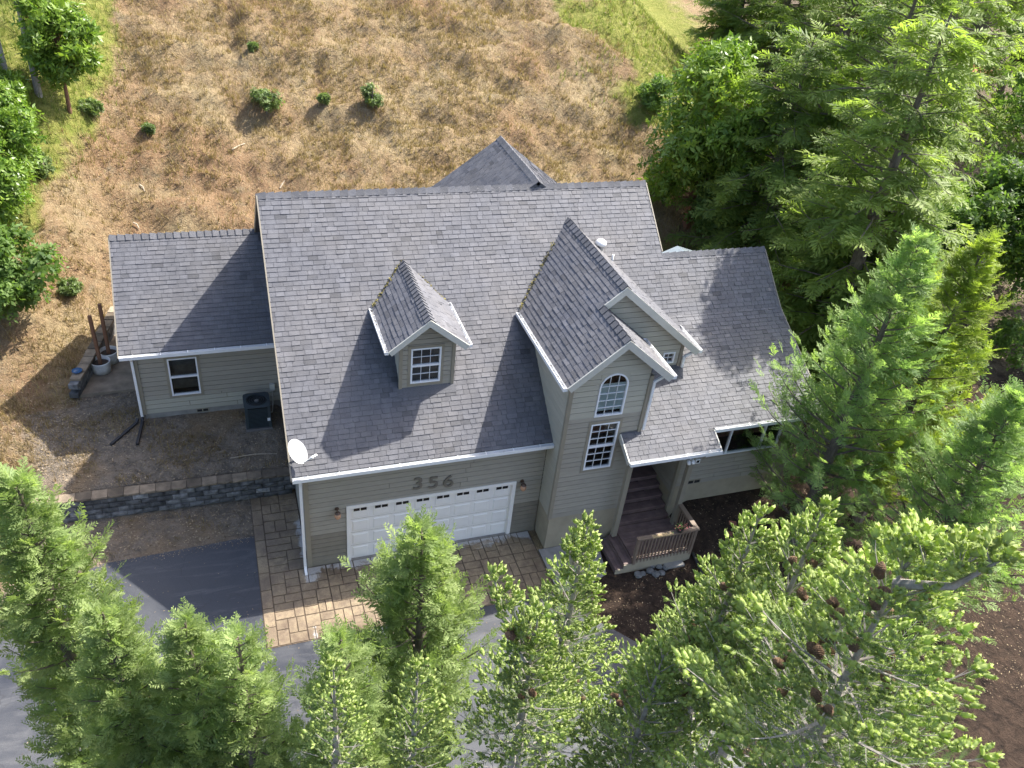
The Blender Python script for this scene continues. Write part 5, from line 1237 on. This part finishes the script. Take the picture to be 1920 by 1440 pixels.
def cone_mesh():
    mb = MB(); n = 12; prof = [(0, 0), (.30, .06)]
    for k in range(9):
        t = k / 8; r = .40 * math.sin(math.pi * (.16 + .78 * t)) ** .7; prof += [(r, .1 + .82 * t), (r * .80, .1 + .82 * t + .055)]
    prof += [(0, 1.02)]; mb.lathe((0, 0, 0), prof, n)
    me = bpy.data.meshes.new('cone'); me.from_pydata(mb.v, [], mb.f); me.attributes.new('tone', 'FLOAT', 'POINT').data.foreach_set('value', [0.0] * len(mb.v)); me.materials.append(MAT['cone']); return me
CONE = cone_mesh()
def shoot_meshes():
    out = []
    for k in range(4):
        tv, tf, tt = SHOOT[k]; me = bpy.data.meshes.new('shoot'); me.vertices.add(len(tv)); me.vertices.foreach_set('co', tv.astype(np.float32).ravel()); set_faces(me, tf)
        me.attributes.new('tone', 'FLOAT', 'POINT').data.foreach_set('value', np.clip(tt + .72 + .07 * k, 0, 1).astype(np.float32)); me.materials.append(MAT['fir']); out.append(me)
    return out
SHOOT_ME = shoot_meshes()

def fir(name, base, leaders, label, group, seed=1, grow=.42, depth=5.0, whorl=.30, nbr=5, shoot=.11, cones=0, cone=.12, lod=False, single=0, bark='bark_pale', Rmax=2.0, twn=.165, conebox=None):
    """leaders: list of tip points; first one is the main stem top. Crown dense for `depth` metres below the tips, sparser further down"""
    g = np.random.default_rng(seed); base = np.array(base, float); o = thing(name, base, label, 'tree', group)
    main = np.array(leaders[0], float); mb = MB(); H = main[2] - base[2]
    mb.tube([base - [0, 0, .3], base + (main - base) * .5, main - (main - base) * .12, main], [.022 * H + .03, .012 * H + .03, .035, .008], 8)
    stems = [(base, main, .0)]
    for l in leaders[1:]:
        l = np.array(l, float); root = base + (main - base) * max(.3, (l[2] - base[2] - np.linalg.norm((l - main)[:2]) * 1.5) / H); mid = root * .45 + l * .55 + np.array([*((l - root)[:2] * .12), -.10])
        mb.tube([root, mid, l], [.045, .028, .008], 7); stems.append((root, l, .35))
    SP, SA, SS, ST, TP, TA, TS, TT, brs, cps = [], [], [], [], [], [], [], [], [], []
    def add_branch(p0, d0, L, dens):
        K = 6; d = d0.copy(); pts = [p0]
        for k in range(K): d = unit(d + np.array([0, 0, .05]) + g.normal(0, .05, 3)); pts.append(pts[-1] + d * L / K)
        pts = np.array(pts); brs.append((pts, np.linspace(.007 + .010 * L, .003, K + 1)))
        flat = unit(np.cross(d0, [0, 0, 1.0]))
        s = .10 * L
        while s < L:
            t = s / L; k = min(int(t * K), K - 1); p = pts[k] + (pts[k + 1] - pts[k]) * (t * K - k); dr = unit(pts[k + 1] - pts[k])
            for sg in (-1, 1):
                if g.random() > dens: continue
                tl = min(.55 * (L - s) + .08, .55) * g.uniform(.7, 1.15); td = unit(dr * g.uniform(.6, .95) + flat * sg * g.uniform(.6, .9) + np.array([0, 0, g.uniform(.0, .28)]))
                e = p + td * tl; TP.append(p); TA.append(td); TS.append(tl); TT.append(.10 + g.normal(0, .06))
                if tl > .3: brs.append((np.array([p, e]), np.array([.004, .0025])))
                # new growth: terminal plus laterals
                q = tl
                SP.append(e - td * .01); SA.append(unit(td + g.normal(0, .12, 3))); SS.append(shoot * g.uniform(.8, 1.2)); ST.append(.74 + g.normal(0, .10))
                u = tl - shoot * .35
                while u > shoot * .5:
                    pp = p + td * u; lat = unit(np.cross(td, [0, 0, 1.0]))
                    for s2 in (-1, 1):
                        if g.random() < (.72 if lod else .55) * dens: SP.append(pp); SA.append(unit(td * .75 + lat * s2 * .75 + np.array([0, 0, g.uniform(.05, .5)]) + g.normal(0, .1, 3))); SS.append(shoot * g.uniform(.55, 1.0)); ST.append(.70 + g.normal(0, .12))
                    u -= shoot * g.uniform(1.1, 1.6)
            s += twn
        for k in range(3): SP.append(pts[-1]); SA.append(unit(d + g.normal(0, .5 if k else .05, 3))); SS.append(shoot * (1.25 if k == 0 else .9)); ST.append(.8)
        if cones and L > .35: cps.append((pts[int(g.integers(2, 5))], L))
    for root, tip, off in stems:
        ax = tip - root; Ls = np.linalg.norm(ax); ax = ax / Ls; z = .10; k = 0
        lim = min(Ls - .1, depth if off == 0 else 1.3)
        while z < lim:
            c = tip - ax * z; n_ = nbr if z > .25 else 3
            for j in range(n_):
                az = 2 * math.pi * (j + g.uniform(-.2, .2)) / n_ + k * .9; L = min(grow * z * (1.0 if off == 0 else .75) + .10, Rmax) * g.uniform(.75, 1.15)
                el = math.radians(np.clip(58 - 13 * z, 8, 60) + g.normal(0, 6)); add_branch(c, np.array([math.cos(az) * math.cos(el), math.sin(az) * math.cos(el), math.sin(el)]), L, 1.0)
            z += whorl * g.uniform(.8, 1.2); k += 1
        for j in range(3): SP.append(tip); SA.append(unit(ax + g.normal(0, .6 if j else .03, 3))); SS.append(shoot * (1.5 if j == 0 else 1.0)); ST.append(.82)
        for j in range(int(min(1.2, lim) / .09)):          # brush along the leader itself
            pp = tip - ax * (j * .09); SP.append(pp); dv = g.normal(0, 1, 3); SA.append(unit(dv - ax * (dv @ ax) + ax * .9)); SS.append(shoot * .7); ST.append(.66)
        if off == 0:
            z2 = lim
            while z2 < Ls - 1.0:                              # lower crown, out of the picture: sparse
                c = tip - ax * z2
                for j in range(4):
                    az = g.uniform(0, 6.28); add_branch(c, np.array([math.cos(az), math.sin(az), .05]), min(Rmax, grow * z2) * g.uniform(.8, 1.0), .35)
                z2 += .8
    limbs(mb, brs, 4); mb.build('trunk', bark, o)
    SP, SA, SS, ST = map(np.array, (SP, SA, SS, ST)); TP, TA, TS, TT = map(np.array, (TP, TA, TS, TT))
    idx = np.arange(len(SP)); vis = np.zeros(len(SP), bool)
    if single:
        pr = np.array([px_of(p) for p in SP]); ok = (pr[:, 0] > 0) & (pr[:, 0] < 1920) & (pr[:, 1] > 80) & (pr[:, 1] < 1360) & (pr[:, 2] > 1); size_ = np.where(ok, SS / np.maximum(pr[:, 2], 1), 0); vis[np.argsort(-size_)[:single]] = True
    up = g.normal(0, 1, (len(SP), 3)); parts = [crown_from(SHOOT_L if lod else SHOOT, SP[~vis], SA[~vis], up[~vis], SS[~vis], ST[~vis], g)]
    upt = np.cross(np.cross(TA, [0, 0, 1.0]), TA) + g.normal(0, .2, TA.shape); parts.append(crown_from(TWIG, TP, TA, upt, TS, TT, g, np.clip(TS, .16, .3)))
    V, F, T = join(parts); cr = fast_mesh('crown', V, F, T, 'fir', o)
    for i in idx[vis]:
        x = SA[i]; zv = unit(np.cross(x, up[i])); yv_ = np.cross(zv, x); s = SS[i]
        link('shoot', SHOOT_ME[int(np.clip((ST[i] - .6) / .09, 0, 3))], cr, None, Matrix([[x[k] * s, yv_[k] * s, zv[k] * s, SP[i][k]] for k in range(3)] + [[0, 0, 0, 1]]))
    g2 = np.random.default_rng(seed + 99); cnt = 0; g2.shuffle(cps)
    for p, L in cps:
        q = px_of(p)
        if cnt >= cones: break
        if not (0 < q[0] < 1920 and 900 < q[1] < 1350): continue
        for j in range(int(g2.integers(1, 4))):
            s = cone * g2.uniform(.8, 1.1); pp = np.array(p) + g2.normal(0, cone * .55, 3) * [1, 1, .2] + [0, 0, .05]
            link('cone', CONE, o, None, Matrix.Translation(Vector(pp)) @ Matrix.Rotation(g2.normal(-.5, .6), 4, 'X') @ Matrix.Rotation(g2.normal(0, .7), 4, 'Y') @ Matrix.Scale(s, 4)); cnt += 1
    return o

def broadleaf(name, base, H, R, label, group, mat='oak', seed=1, clumps=26, per=70, size=.22, hb=.25, tpl=None, tone0=.4, bark='bark', squash=.8, lean=(0, 0), tk=.02, loose=.45):
    g = np.random.default_rng(seed); base = np.array(base, float); o = thing(name, base, label, 'tree', group); mb = MB()
    top = base + np.array([lean[0], lean[1], H]); mb.tube([base - [0, 0, .3], base + (top - base) * .35 + g.normal(0, .08, 3) * [1, 1, 0], base + (top - base) * .8], [tk * H + .03, tk * .7 * H + .02, .02], 8)
    P_, A_, U_, S_, T_ = [], [], [], [], []; cen = base + (top - base) * (hb + (1 - hb) * .5); zr = H * (1 - hb) * .5
    for i in range(clumps):
        v = unit(g.normal(0, 1, 3)); r = g.uniform(.35, 1.0) ** .6; c = cen + v * np.array([R, R, zr]) * r * .85; cr = R * g.uniform(.24, .42)
        root = base + (top - base) * np.clip(((c[2] - base[2]) / H) * .75, .15, .85); mid = (root + c) / 2 + g.normal(0, .12, 3) * R * .4
        mb.tube([root, mid, c], [.012 * H * .5 + .02, .03, .012], 5, cap=False)
        for b_ in range(3):
            e = c + unit(g.normal(0, 1, 3)) * cr * .8; mb.tube([c, (c + e) / 2 + g.normal(0, .05, 3), e], [.014, .009, .004], 4, cap=False)
        m_ = int(per * g.uniform(.7, 1.3)); dv = unit(g.normal(0, 1, (m_, 3))); pos = c + dv * cr * (g.random((m_, 1)) ** loose * g.uniform(.8, 1.5, (m_, 1))) * [1, 1, squash]
        P_.append(pos); A_.append(unit(dv + [0, 0, .5] + g.normal(0, .4, (m_, 3)))); U_.append(g.normal(0, 1, (m_, 3))); S_.append(size * g.uniform(.7, 1.3, m_)); T_.append(tone0 + g.normal(0, .10) + g.normal(0, .10, m_))
    mb.build('trunk', bark, o)
    V, F, T = crown_from(tpl or LEAF, np.concatenate(P_), np.concatenate(A_), np.concatenate(U_), np.concatenate(S_), np.concatenate(T_), g)
    fast_mesh('crown', V, F, T, mat, o); return o

def conifer(name, base, H, R, label, group, mat='dfir', seed=1, nb=110, per=26, hb=.08, size=.55, tone0=.4, bark='bark', droop=-8, lean=(0, 0)):
    g = np.random.default_rng(seed); base = np.array(base, float); o = thing(name, base, label, 'tree', group); top = base + np.array([lean[0], lean[1], H]); mb = MB()
    mb.tube([base - [0, 0, .3], base + (top - base) * .5, top], [.022 * H + .05, .013 * H + .04, .02], 8)
    P_, A_, U_, S_, T_ = [], [], [], [], []; brs = []
    for i in range(nb):
        f = hb + (.98 - hb) * ((i + g.random()) / nb); p0 = base + (top - base) * f; az = i * 2.39996 + g.normal(0, .4); L = R * 1.15 * min(1.0, (1 - f) * 2.0) ** .75 * g.uniform(.6, 1.15) + .25
        el = math.radians(droop + 38 * f + g.normal(0, 8)); d = np.array([math.cos(az) * math.cos(el), math.sin(az) * math.cos(el), math.sin(el)]); K = 6; pts = [p0]
        for k in range(K): d = unit(d + np.array([0, 0, -.05 + .07 * (k > 3)]) + g.normal(0, .05, 3)); pts.append(pts[-1] + d * L / K)
        pts = np.array(pts); brs.append((pts, np.linspace(.012 + .012 * L, .005, K + 1)))
        m_ = max(6, int(.8 * per * L / R * 1.3)); t = g.uniform(.18, 1.0, m_); ii = np.clip((t * K).astype(int), 0, K - 1); pos = pts[ii] + (pts[ii + 1] - pts[ii]) * (t * K - ii)[:, None]; dr = unit(pts[ii + 1] - pts[ii])
        side = unit(np.cross(dr, [0, 0, 1.0])) * np.where(g.random(m_) < .5, -1, 1)[:, None]; ax = unit(dr + side * g.uniform(.3, 1.3, (m_, 1)) + np.array([0, 0, 1.0]) * g.uniform(-.45, .15, (m_, 1)))
        up = unit(np.array([0, 0, 1.0]) + g.normal(0, .4, (m_, 3))); P_.append(pos); A_.append(ax); U_.append(up); S_.append(1.1 * size * g.uniform(.6, 1.25, m_) * (.6 + .5 * (1 - t))); T_.append(tone0 + g.normal(0, .12) + .2 * (t - .5) + g.normal(0, .08, m_))
    limbs(mb, brs, 5); mb.build('trunk', bark, o)
    V, F, T = crown_from(SPRAY_L, np.concatenate(P_), np.concatenate(A_), np.concatenate(U_), np.concatenate(S_), np.concatenate(T_), g); fast_mesh('crown', V, F, T, mat, o); return o

def gz(x, y): return float(ground_h(x, y))
def under(P, dx_=0, dy_=0): return np.array([P[0] + dx_, P[1] + dy_, gz(P[0] + dx_, P[1] + dy_)])

# --- foreground cypresses
FG = 'cypresses in front of the driveway'
T1 = at_y(792, 992, -8.0); cypress('cypress_tree', under(T1), T1, 1.25, 'feathery green cypress with twin thin leaders standing before the garage door', FG, seed=3, nb=115, per=30, hb=.10, size=.40, tone0=.48, full=.35)
L1 = at_y(25, 890, -5.8); cypress('cypress_tree', under(L1), L1, 1.15, 'tall light green cypress at the end of the retaining wall', FG, seed=5, nb=120, per=30, hb=.08, size=.42, tone0=.55, full=.42)
L2 = at_y(190, 1140, -8.5); cypress('cypress_tree', under(L2), L2, .72, 'light green cypress between the tall cypress and the asphalt corner', FG, seed=7, nb=110, per=32, hb=.1, size=.38, tone0=.56, full=.30)
L3 = at_y(345, 1160, -8.9); cypress('cypress_tree', under(L3), L3, .72, 'bushy cypress with several spires before the dark asphalt', FG, seed=9, nb=110, per=32, hb=.1, size=.36, tone0=.54, full=.28)
L4 = at_y(445, 1185, -9.3); cypress('cypress_tree', under(L4), L4, .62, 'slim cypress spire beside the corner of the paved apron', FG, seed=10, nb=110, per=22, hb=.1, size=.34, tone0=.56, full=.28)
L5 = at_y(640, 1192, -9.4); cypress('cypress_tree', under(L5), L5, .8, 'young green cypress before the lit strip of paving', FG, seed=12, nb=110, per=22, hb=.1, size=.34, tone0=.5, full=.30)
# --- right hand cypresses
RG = 'cypresses beside the right wing'
A1 = at_y(1735, 432, -2.6); cypress('cypress_tree', under(A1), A1, 3.5, 'tall blue green cypress leaning its boughs over the right wing window', RG, 'cypress_blue', seed=21, nb=118, per=40, hb=.06, size=.50, tone0=.55, full=.95, pw=.92, rise=(26, 52))
B1 = at_y(1858, 438, -2.2); cypress('cypress_tree', under(B1), B1, 3.2, 'tall yellow green cypress behind the blue green one', RG, 'cypress_gold', seed=23, nb=95, per=48, hb=.10, size=.50, tone0=.58, full=.95, pw=.92, rise=(26, 52))
C1 = at_y(1915, 735, -5.6); cypress('cypress_tree', under(C1), C1, 3.6, 'broad mid green cypress on the mulch beyond the cone bearing firs', RG, 'cypress_blue', seed=25, nb=115, per=36, hb=.05, size=.48, tone0=.55, full=.85, pw=1.0, rise=(26, 52))
# --- foreground firs
FR = 'firs with fresh pale tips'
P1 = at_dist(1103, 984, 11.0); fir('fir_tree', under(P1), [P1, at_dist(1068, 1030, 10.9)], 'slender fir with pale tips standing before the tower foundation', FR, seed=31, grow=.24, lod=True, depth=3.4, shoot=.13, cones=4, whorl=.26, Rmax=1.0)
Q1 = at_dist(1725, 1010, 6.9); fir('fir_tree', under(Q1, -.1, -.1), [Q1, at_dist(1880, 1048, 6.6)], 'large cone laden fir with forked top over the mulch slope', FR, seed=33, grow=.50, depth=3.6, shoot=.125, cones=46, cone=.125, whorl=.27, single=300, Rmax=1.7)
Q2 = at_dist(1545, 957, 8.4); fir('fir_tree', under(Q2), [Q2], 'fir with a bare pale leader rising in front of the blue green cypress', FR, seed=35, grow=.38, lod=True, depth=3.1, shoot=.125, cones=18, cone=.13, whorl=.27, Rmax=1.5)
Q3 = at_dist(1424, 968, 8.8); fir('fir_tree', under(Q3), [Q3], 'fir with a slim leader in front of the wing foundation wall', FR, seed=37, grow=.32, lod=True, depth=3.0, shoot=.115, cones=10, cone=.12, whorl=.27, Rmax=1.2)
Q4 = at_dist(1383, 1040, 11.5); fir('fir_tree', under(Q4), [Q4], 'small fir covered in fine tips just beyond the grey drain pipe end', FR, seed=39, grow=.34, depth=3.6, shoot=.115, cones=2, lod=True, whorl=.30, Rmax=1.2)
P2 = at_dist(925, 1078, 9.6); fir('fir_tree', under(P2, .5, -.6), [at_dist(1010, 1150, 9.4), P2], 'fir with a cone tipped bough reaching over the asphalt', FR, seed=41, grow=.36, lod=True, depth=2.8, shoot=.12, cones=9, cone=.12, whorl=.27, Rmax=1.2)
P3 = at_dist(625, 1250, 10.5); fir('fir_tree', under(P3), [P3], 'small pale tipped fir beside the young green cypress', FR, seed=43, grow=.22, depth=2.2, shoot=.12, lod=True, Rmax=.8)
P4 = at_dist(783, 1252, 10.2); fir('fir_tree', under(P4), [P4], 'small pale tipped fir at the foot of the twin leader cypress', FR, seed=45, grow=.22, depth=2.2, shoot=.12, lod=True, Rmax=.8)
Q5 = at_dist(1245, 1225, 9.6); fir('fir_tree', under(Q5), [Q5], 'low fir between the slender fir and the cone laden fir', FR, seed=47, grow=.40, depth=2.8, shoot=.12, lod=True, cones=4, Rmax=1.2)

# --- wood behind on the right
BG = 'wood behind the right wing'
m0 = on_ground(1285, 425); broadleaf('madrone_tree', m0, 9.5, 3.0, 'bright glossy broadleaf tree behind the end of the main ridge', BG, 'madrone', 51, 58, 76, .32, .06, tone0=.5, bark='bark_red')
for k, (px, py, H, R, tn, lb) in enumerate(((1395, 520, 11.0, 3.2, .30, 'dark fir directly behind the right wing ridge'), (1520, 560, 14.5, 3.6, .38, 'drooping dark fir behind the blue green cypress'), (1500, 330, 17.0, 4.0, .40, 'tall dark fir beside the bright broadleaf tree'),
        (1640, 420, 17.5, 4.2, .45, 'large mossy limbed fir in the middle of the wood'), (1740, 300, 18.0, 4.2, .48, 'pale tipped tall fir near the road bend'), (1560, 230, 16.0, 3.8, .36, 'fir standing before the reddish slatted deck'), (1420, 210, 15.0, 3.2, .34, 'narrow dark fir on the upper edge of the wood'), (1560, 690, 8.0, 2.4, .30, 'low dark fir at the side of the right wing'), (1660, 170, 17.0, 4.4, .45, 'tall fir between the two timber decks'), (1480, 100, 15.0, 4.0, .40, 'fir on the crest behind the reddish deck'), (1780, 80, 17.0, 4.6, .42, 'fir behind the orange timber deck'), (1360, 140, 9.0, 2.4, .36, 'short fir on the green bank edge'), (1585, 500, 14.0, 2.7, .40, 'fir shading the right wing roof from beside it'))):
    b = on_ground(px, py)
    if 'shading' in lb: b = np.array([20.3, 4.2, gz(20.3, 4.2)])
    conifer('fir_tree', b, H, R, lb, BG, seed=60 + k, tone0=tn + .1, nb=112, per=19, size=1.05)
for k, (px, py, H, R, lb) in enumerate(((1880, 420, 10, 3.6, 'open branched oak with the road showing through'), (1800, 560, 7.5, 2.8, 'leafy oak between the road and the yellow green cypress'), (1920, 620, 8.5, 3.0, 'dense oak on the litter beyond the yellow green cypress'), (1850, 230, 13, 4.2, 'tall oak in front of the orange deck'), (1930, 260, 12, 4.0, 'oak on the far side of the road'), (1700, 560, 6, 2.2, 'light green thicket oak below the mossy fir'), (1340, 470, 4.0, 1.7, 'silvery leaved small tree below the glossy broadleaf'))):
    b = on_ground(px, py); broadleaf('oak_tree', b, H, R, lb, BG, 'oak', 80 + k, 40, 50, .27, .18, LEAF_S, tone0=.42)
for k, (px, py, H, R, lb) in enumerate(((1225, 205, 1.6, 1.0, 'low bush on the green bank beside the glossy broadleaf tree'), (1640, 640, 2.2, 1.4, 'shaded undergrowth bush behind the blue green cypress'), (1760, 700, 2.0, 1.5, 'undergrowth bush below the yellow green cypress'), (1830, 850, 1.8, 1.3, 'bush on the mulch beside the mid green cypress'), (1890, 560, 3.2, 2.0, 'tall undergrowth beside the dense oak'), (1800, 480, 2.6, 1.8, 'undergrowth along the near edge of the road'), (1905, 690, 2.4, 1.7, 'low thicket between the dense oak and mid green cypress'))):
    b = on_ground(px, py); broadleaf('bush', b, H, R, lb, 'undergrowth bushes', 'oak', 120 + k, 16, 45, .2, .02, LEAF_S, tone0=.5)
# --- left edge
LG = 'trees on the grassy bank'
b = on_ground(132, 214); broadleaf('young_tree', b, 4.6, 1.5, 'young bright leaved tree with a reddish stem on the grassy bank', LG, 'madrone', 91, 30, 70, .26, .25, tone0=.5, bark='bark_red', tk=.014)
for k, (px, py, H, R, hb, lb) in enumerate(((73, 178, 9.0, 2.2, .62, 'tall bare trunked tree behind the young bright tree'), (20, 172, 8.0, 2.2, .5, 'thin trunked tree at the outer edge of the grassy bank'))):
    b = on_ground(px, py); broadleaf('bare_trunk_tree', b, H, R, lb, LG, 'oak', 95 + k, 26, 60, .25, hb, LEAF_S, tone0=.5, bark='bark_pale', tk=.013)
for k, (px, py, H, R, mt, lb) in enumerate(((10, 262, 2.4, 1.2, 'madrone', 'rounded bright shrub below the thin trunked tree'), (18, 345, 3.0, 1.5, 'madrone', 'largest bright shrub on the grassy bank'), (8, 430, 2.8, 1.3, 'madrone', 'bright shrub below the largest one'), (22, 585, 3.2, 1.75, 'oak', 'dark green oak shrub spreading beside the left wing'), (8, 210, 2.0, 1.0, 'madrone', 'small bright shrub at the thin trunk'))):
    b = on_ground(px, py); broadleaf('shrub', b, H, R, lb, 'shrubs on the grassy bank', mt, 100 + k, 26, 62, .23, .0, LEAF if mt == 'madrone' else LEAF_S, tone0=.48 if mt == 'madrone' else .4)
for k, (px, py, H, R, lb) in enumerate(((500, 212, 1.15, .75, 'largest round shrub alone on the dry slope'), (699, 197, .95, .55, 'upright shrub on the dry slope above the dormer line'), (281, 251, .35, .25, 'tiny green tuft on the dry slope'), (474, 97, .3, .22, 'small green tuft high on the dry slope'), (608, 195, .35, .25, 'faded small shrub between the two larger slope shrubs'), (84, 330, 1.0, .5, 'grey green shrub at the edge of the grassy bank'), (132, 552, .6, .4, 'wilting small plant beside the oak shrub'), (172, 218, .7, .5, 'leafy seedling beside the young bright tree'))):
    b = on_ground(px, py); broadleaf('shrub', b, H, R, lb, 'small shrubs on the dry slope', 'shrub', 110 + k, 16, 34, .12, .0, LEAF_S, tone0=.5, bark='bark', loose=.8)

# ---------------------------------------------------------------- grass and litter
def blades(n, seed, xr, yr, keep, h0, h1, name, mat, tone0, wd=.012, lean=.5, nb=4):
    g = np.random.default_rng(seed); x = g.uniform(*xr, n); y = g.uniform(*yr, n); P = np.stack([x, y, ground_h(x, y)], -1)
    d = P - CAM; z = d @ CF; u = 960 + FPX * (d @ CR) / z; v = 720 - FPX * (d @ CU) / z
    ok = (z > 1) & (u > -120) & (u < 2040) & (v > -60) & (v < 1500) & (g.random(n) < keep(x, y)); P = P[ok]; n = len(P)
    P = np.repeat(P, nb, 0); m_ = len(P); P[:, :2] += g.normal(0, .05, (m_, 2)); h = g.uniform(h0, h1, m_); az = g.uniform(0, 6.28, m_); ln = g.uniform(.1, lean, m_) * h
    D = np.stack([np.cos(az), np.sin(az), 0 * az], -1); S = np.stack([-np.sin(az), np.cos(az), 0 * az], -1) * wd
    V = np.stack([P - S - [0, 0, .02], P + S - [0, 0, .02], P + D * ln[:, None] + np.stack([0 * h, 0 * h, h], -1)], 1).reshape(-1, 3); F = np.arange(m_ * 3).reshape(-1, 3)
    t = np.repeat(np.clip(np.repeat(tone0 + g.normal(0, .2, n), nb) + g.normal(0, .1, m_), 0, 1), 3); return fast_mesh(name, V, F, t, mat, None, 'stuff')
def kz(i): return lambda x, y: zones(x, y)[i]
def out_house(x, y): return ~((x > -4.6) & (x < 12.3) & (y > -.2) & (y < 12.2) & ((x > -.2) | (y > 6.2)))
def dryk(x, y):
    d, g_, m_, l = zones(x, y); return np.clip(1 - d - g_ - m_ - l, 0, 1) * out_house(x, y) * (.25 + .9 * sstep(.40, .62, fbm(x * .7, y * .7, 44)))
o = blades(90000, 201, (-14, 27), (3, 34), dryk, .10, .30, 'dry_grass', 'straw', .5, .013, 1.1, 4)
tag(o, 'dry straw coloured grass covering the slope behind the house', 'grass')
o = blades(7000, 207, (-9.5, -.1), (1.6, 8.3), lambda x, y: out_house(x, y) * sstep(.50, .66, fbm(x * .8, y * .8, 58)) * np.where((y < 3.75) & (y > 3.1) & (x > -7.6), 0, 1), .03, .14, 'terrace_grass', 'straw', .4, .012, 1.6, 4)
tag(o, 'sparse dead grass tufts on the dirt terrace by the retaining wall', 'grass')
o = blades(26000, 203, (-16, 34), (8, 36), lambda x, y: zones(x, y)[1] * out_house(x, y), .15, .42, 'green_grass', 'grass', .5, .016, .8, 4)
tag(o, 'fresh green grass on the left and right edges of the slope', 'grass')
def litter(n, seed, xr, yr, keep, name, lb, s0, s1, tone0=.5):
    g = np.random.default_rng(seed); x = g.uniform(*xr, n); y = g.uniform(*yr, n); ok = g.random(n) < keep(x, y); x, y = x[ok], y[ok]; n = len(x)
    P = np.stack([x, y, ground_h(x, y) + .012], -1); az = g.uniform(0, 6.28, n); s = g.uniform(s0, s1, n)[:, None]; D = np.stack([np.cos(az), np.sin(az), g.uniform(-.2, .3, n)], -1) * s; S = np.stack([-np.sin(az), np.cos(az), g.uniform(-.3, .3, n)], -1) * s * .4
    V = np.stack([P - D, P + S, P + D, P - S], 1).reshape(-1, 3); V[:, 2] += .008; b = np.arange(n)[:, None] * 4; F = np.concatenate([b + [0, 1, 2], b + [0, 2, 3]], 0)
    o = fast_mesh(name, V, F, np.repeat(np.clip(g.normal(tone0, .3, n), 0, 1), 4), 'litter', None, 'stuff'); tag(o, lb, 'leaf litter')
litter(9000, 301, (-9.5, -.1), (1.7, 8.2), lambda x, y: out_house(x, y) * np.where((y < 3.7) & (y > 3.2) & (x > -7.6), 0, .8), 'terrace_litter', 'pale leaf scraps over the dirt terrace', .015, .05, .6)
litter(9000, 303, (7.5, 22), (-9, 3), lambda x, y: np.where((y > -2.6) & (x < 11.6) | (y > -.85) & (x < 15.7), 0, 1.0) * .8, 'mulch_litter', 'pale chips scattered over the dark mulch', .012, .035)
litter(16000, 305, (-13, 22), (6, 26), lambda x, y: out_house(x, y) * .6, 'slope_litter', 'bleached scraps scattered over the dry slope', .015, .05, .75)
litter(14000, 307, (20, 60), (2, 40), lambda x, y: .8, 'wood_litter', 'fallen leaves under the wood', .04, .10, .6)

def verge(n, seed):
    g = np.random.default_rng(seed); e = [(-1.42, 1.55), (-5.6, 1.40), (-7.9, -.4)]; P = []
    for i in range(n):
        k = int(g.integers(0, 2)); t = g.random(); P.append(np.array(e[k]) * (1 - t) + np.array(e[k + 1]) * t + g.normal(0, .12, 2))
    for i in range(n): P.append(np.array([g.uniform(-7, 8.5), g.uniform(-8, 1.3)]))
    P = np.array(P); az = g.uniform(0, 6.28, len(P)); s_ = g.uniform(.008, .03, len(P))[:, None]; Q = np.concatenate([P, np.full((len(P), 1), .036)], 1); D = np.stack([np.cos(az), np.sin(az), 0 * az], -1) * s_; S = np.stack([-np.sin(az), np.cos(az), 0 * az + .15], -1) * s_ * .35
    V = np.stack([Q - D, Q + S, Q + D, Q - S], 1).reshape(-1, 3); b = np.arange(len(P))[:, None] * 4; F = np.concatenate([b + [0, 1, 2], b + [0, 2, 3]], 0)
    o = fast_mesh('driveway_litter', V, F, np.repeat(np.clip(g.normal(.5, .3, len(P)), 0, 1), 4), 'litter', None, 'stuff'); tag(o, 'fallen needles and crumbs along the asphalt edge', 'leaf litter')
verge(900, 401)
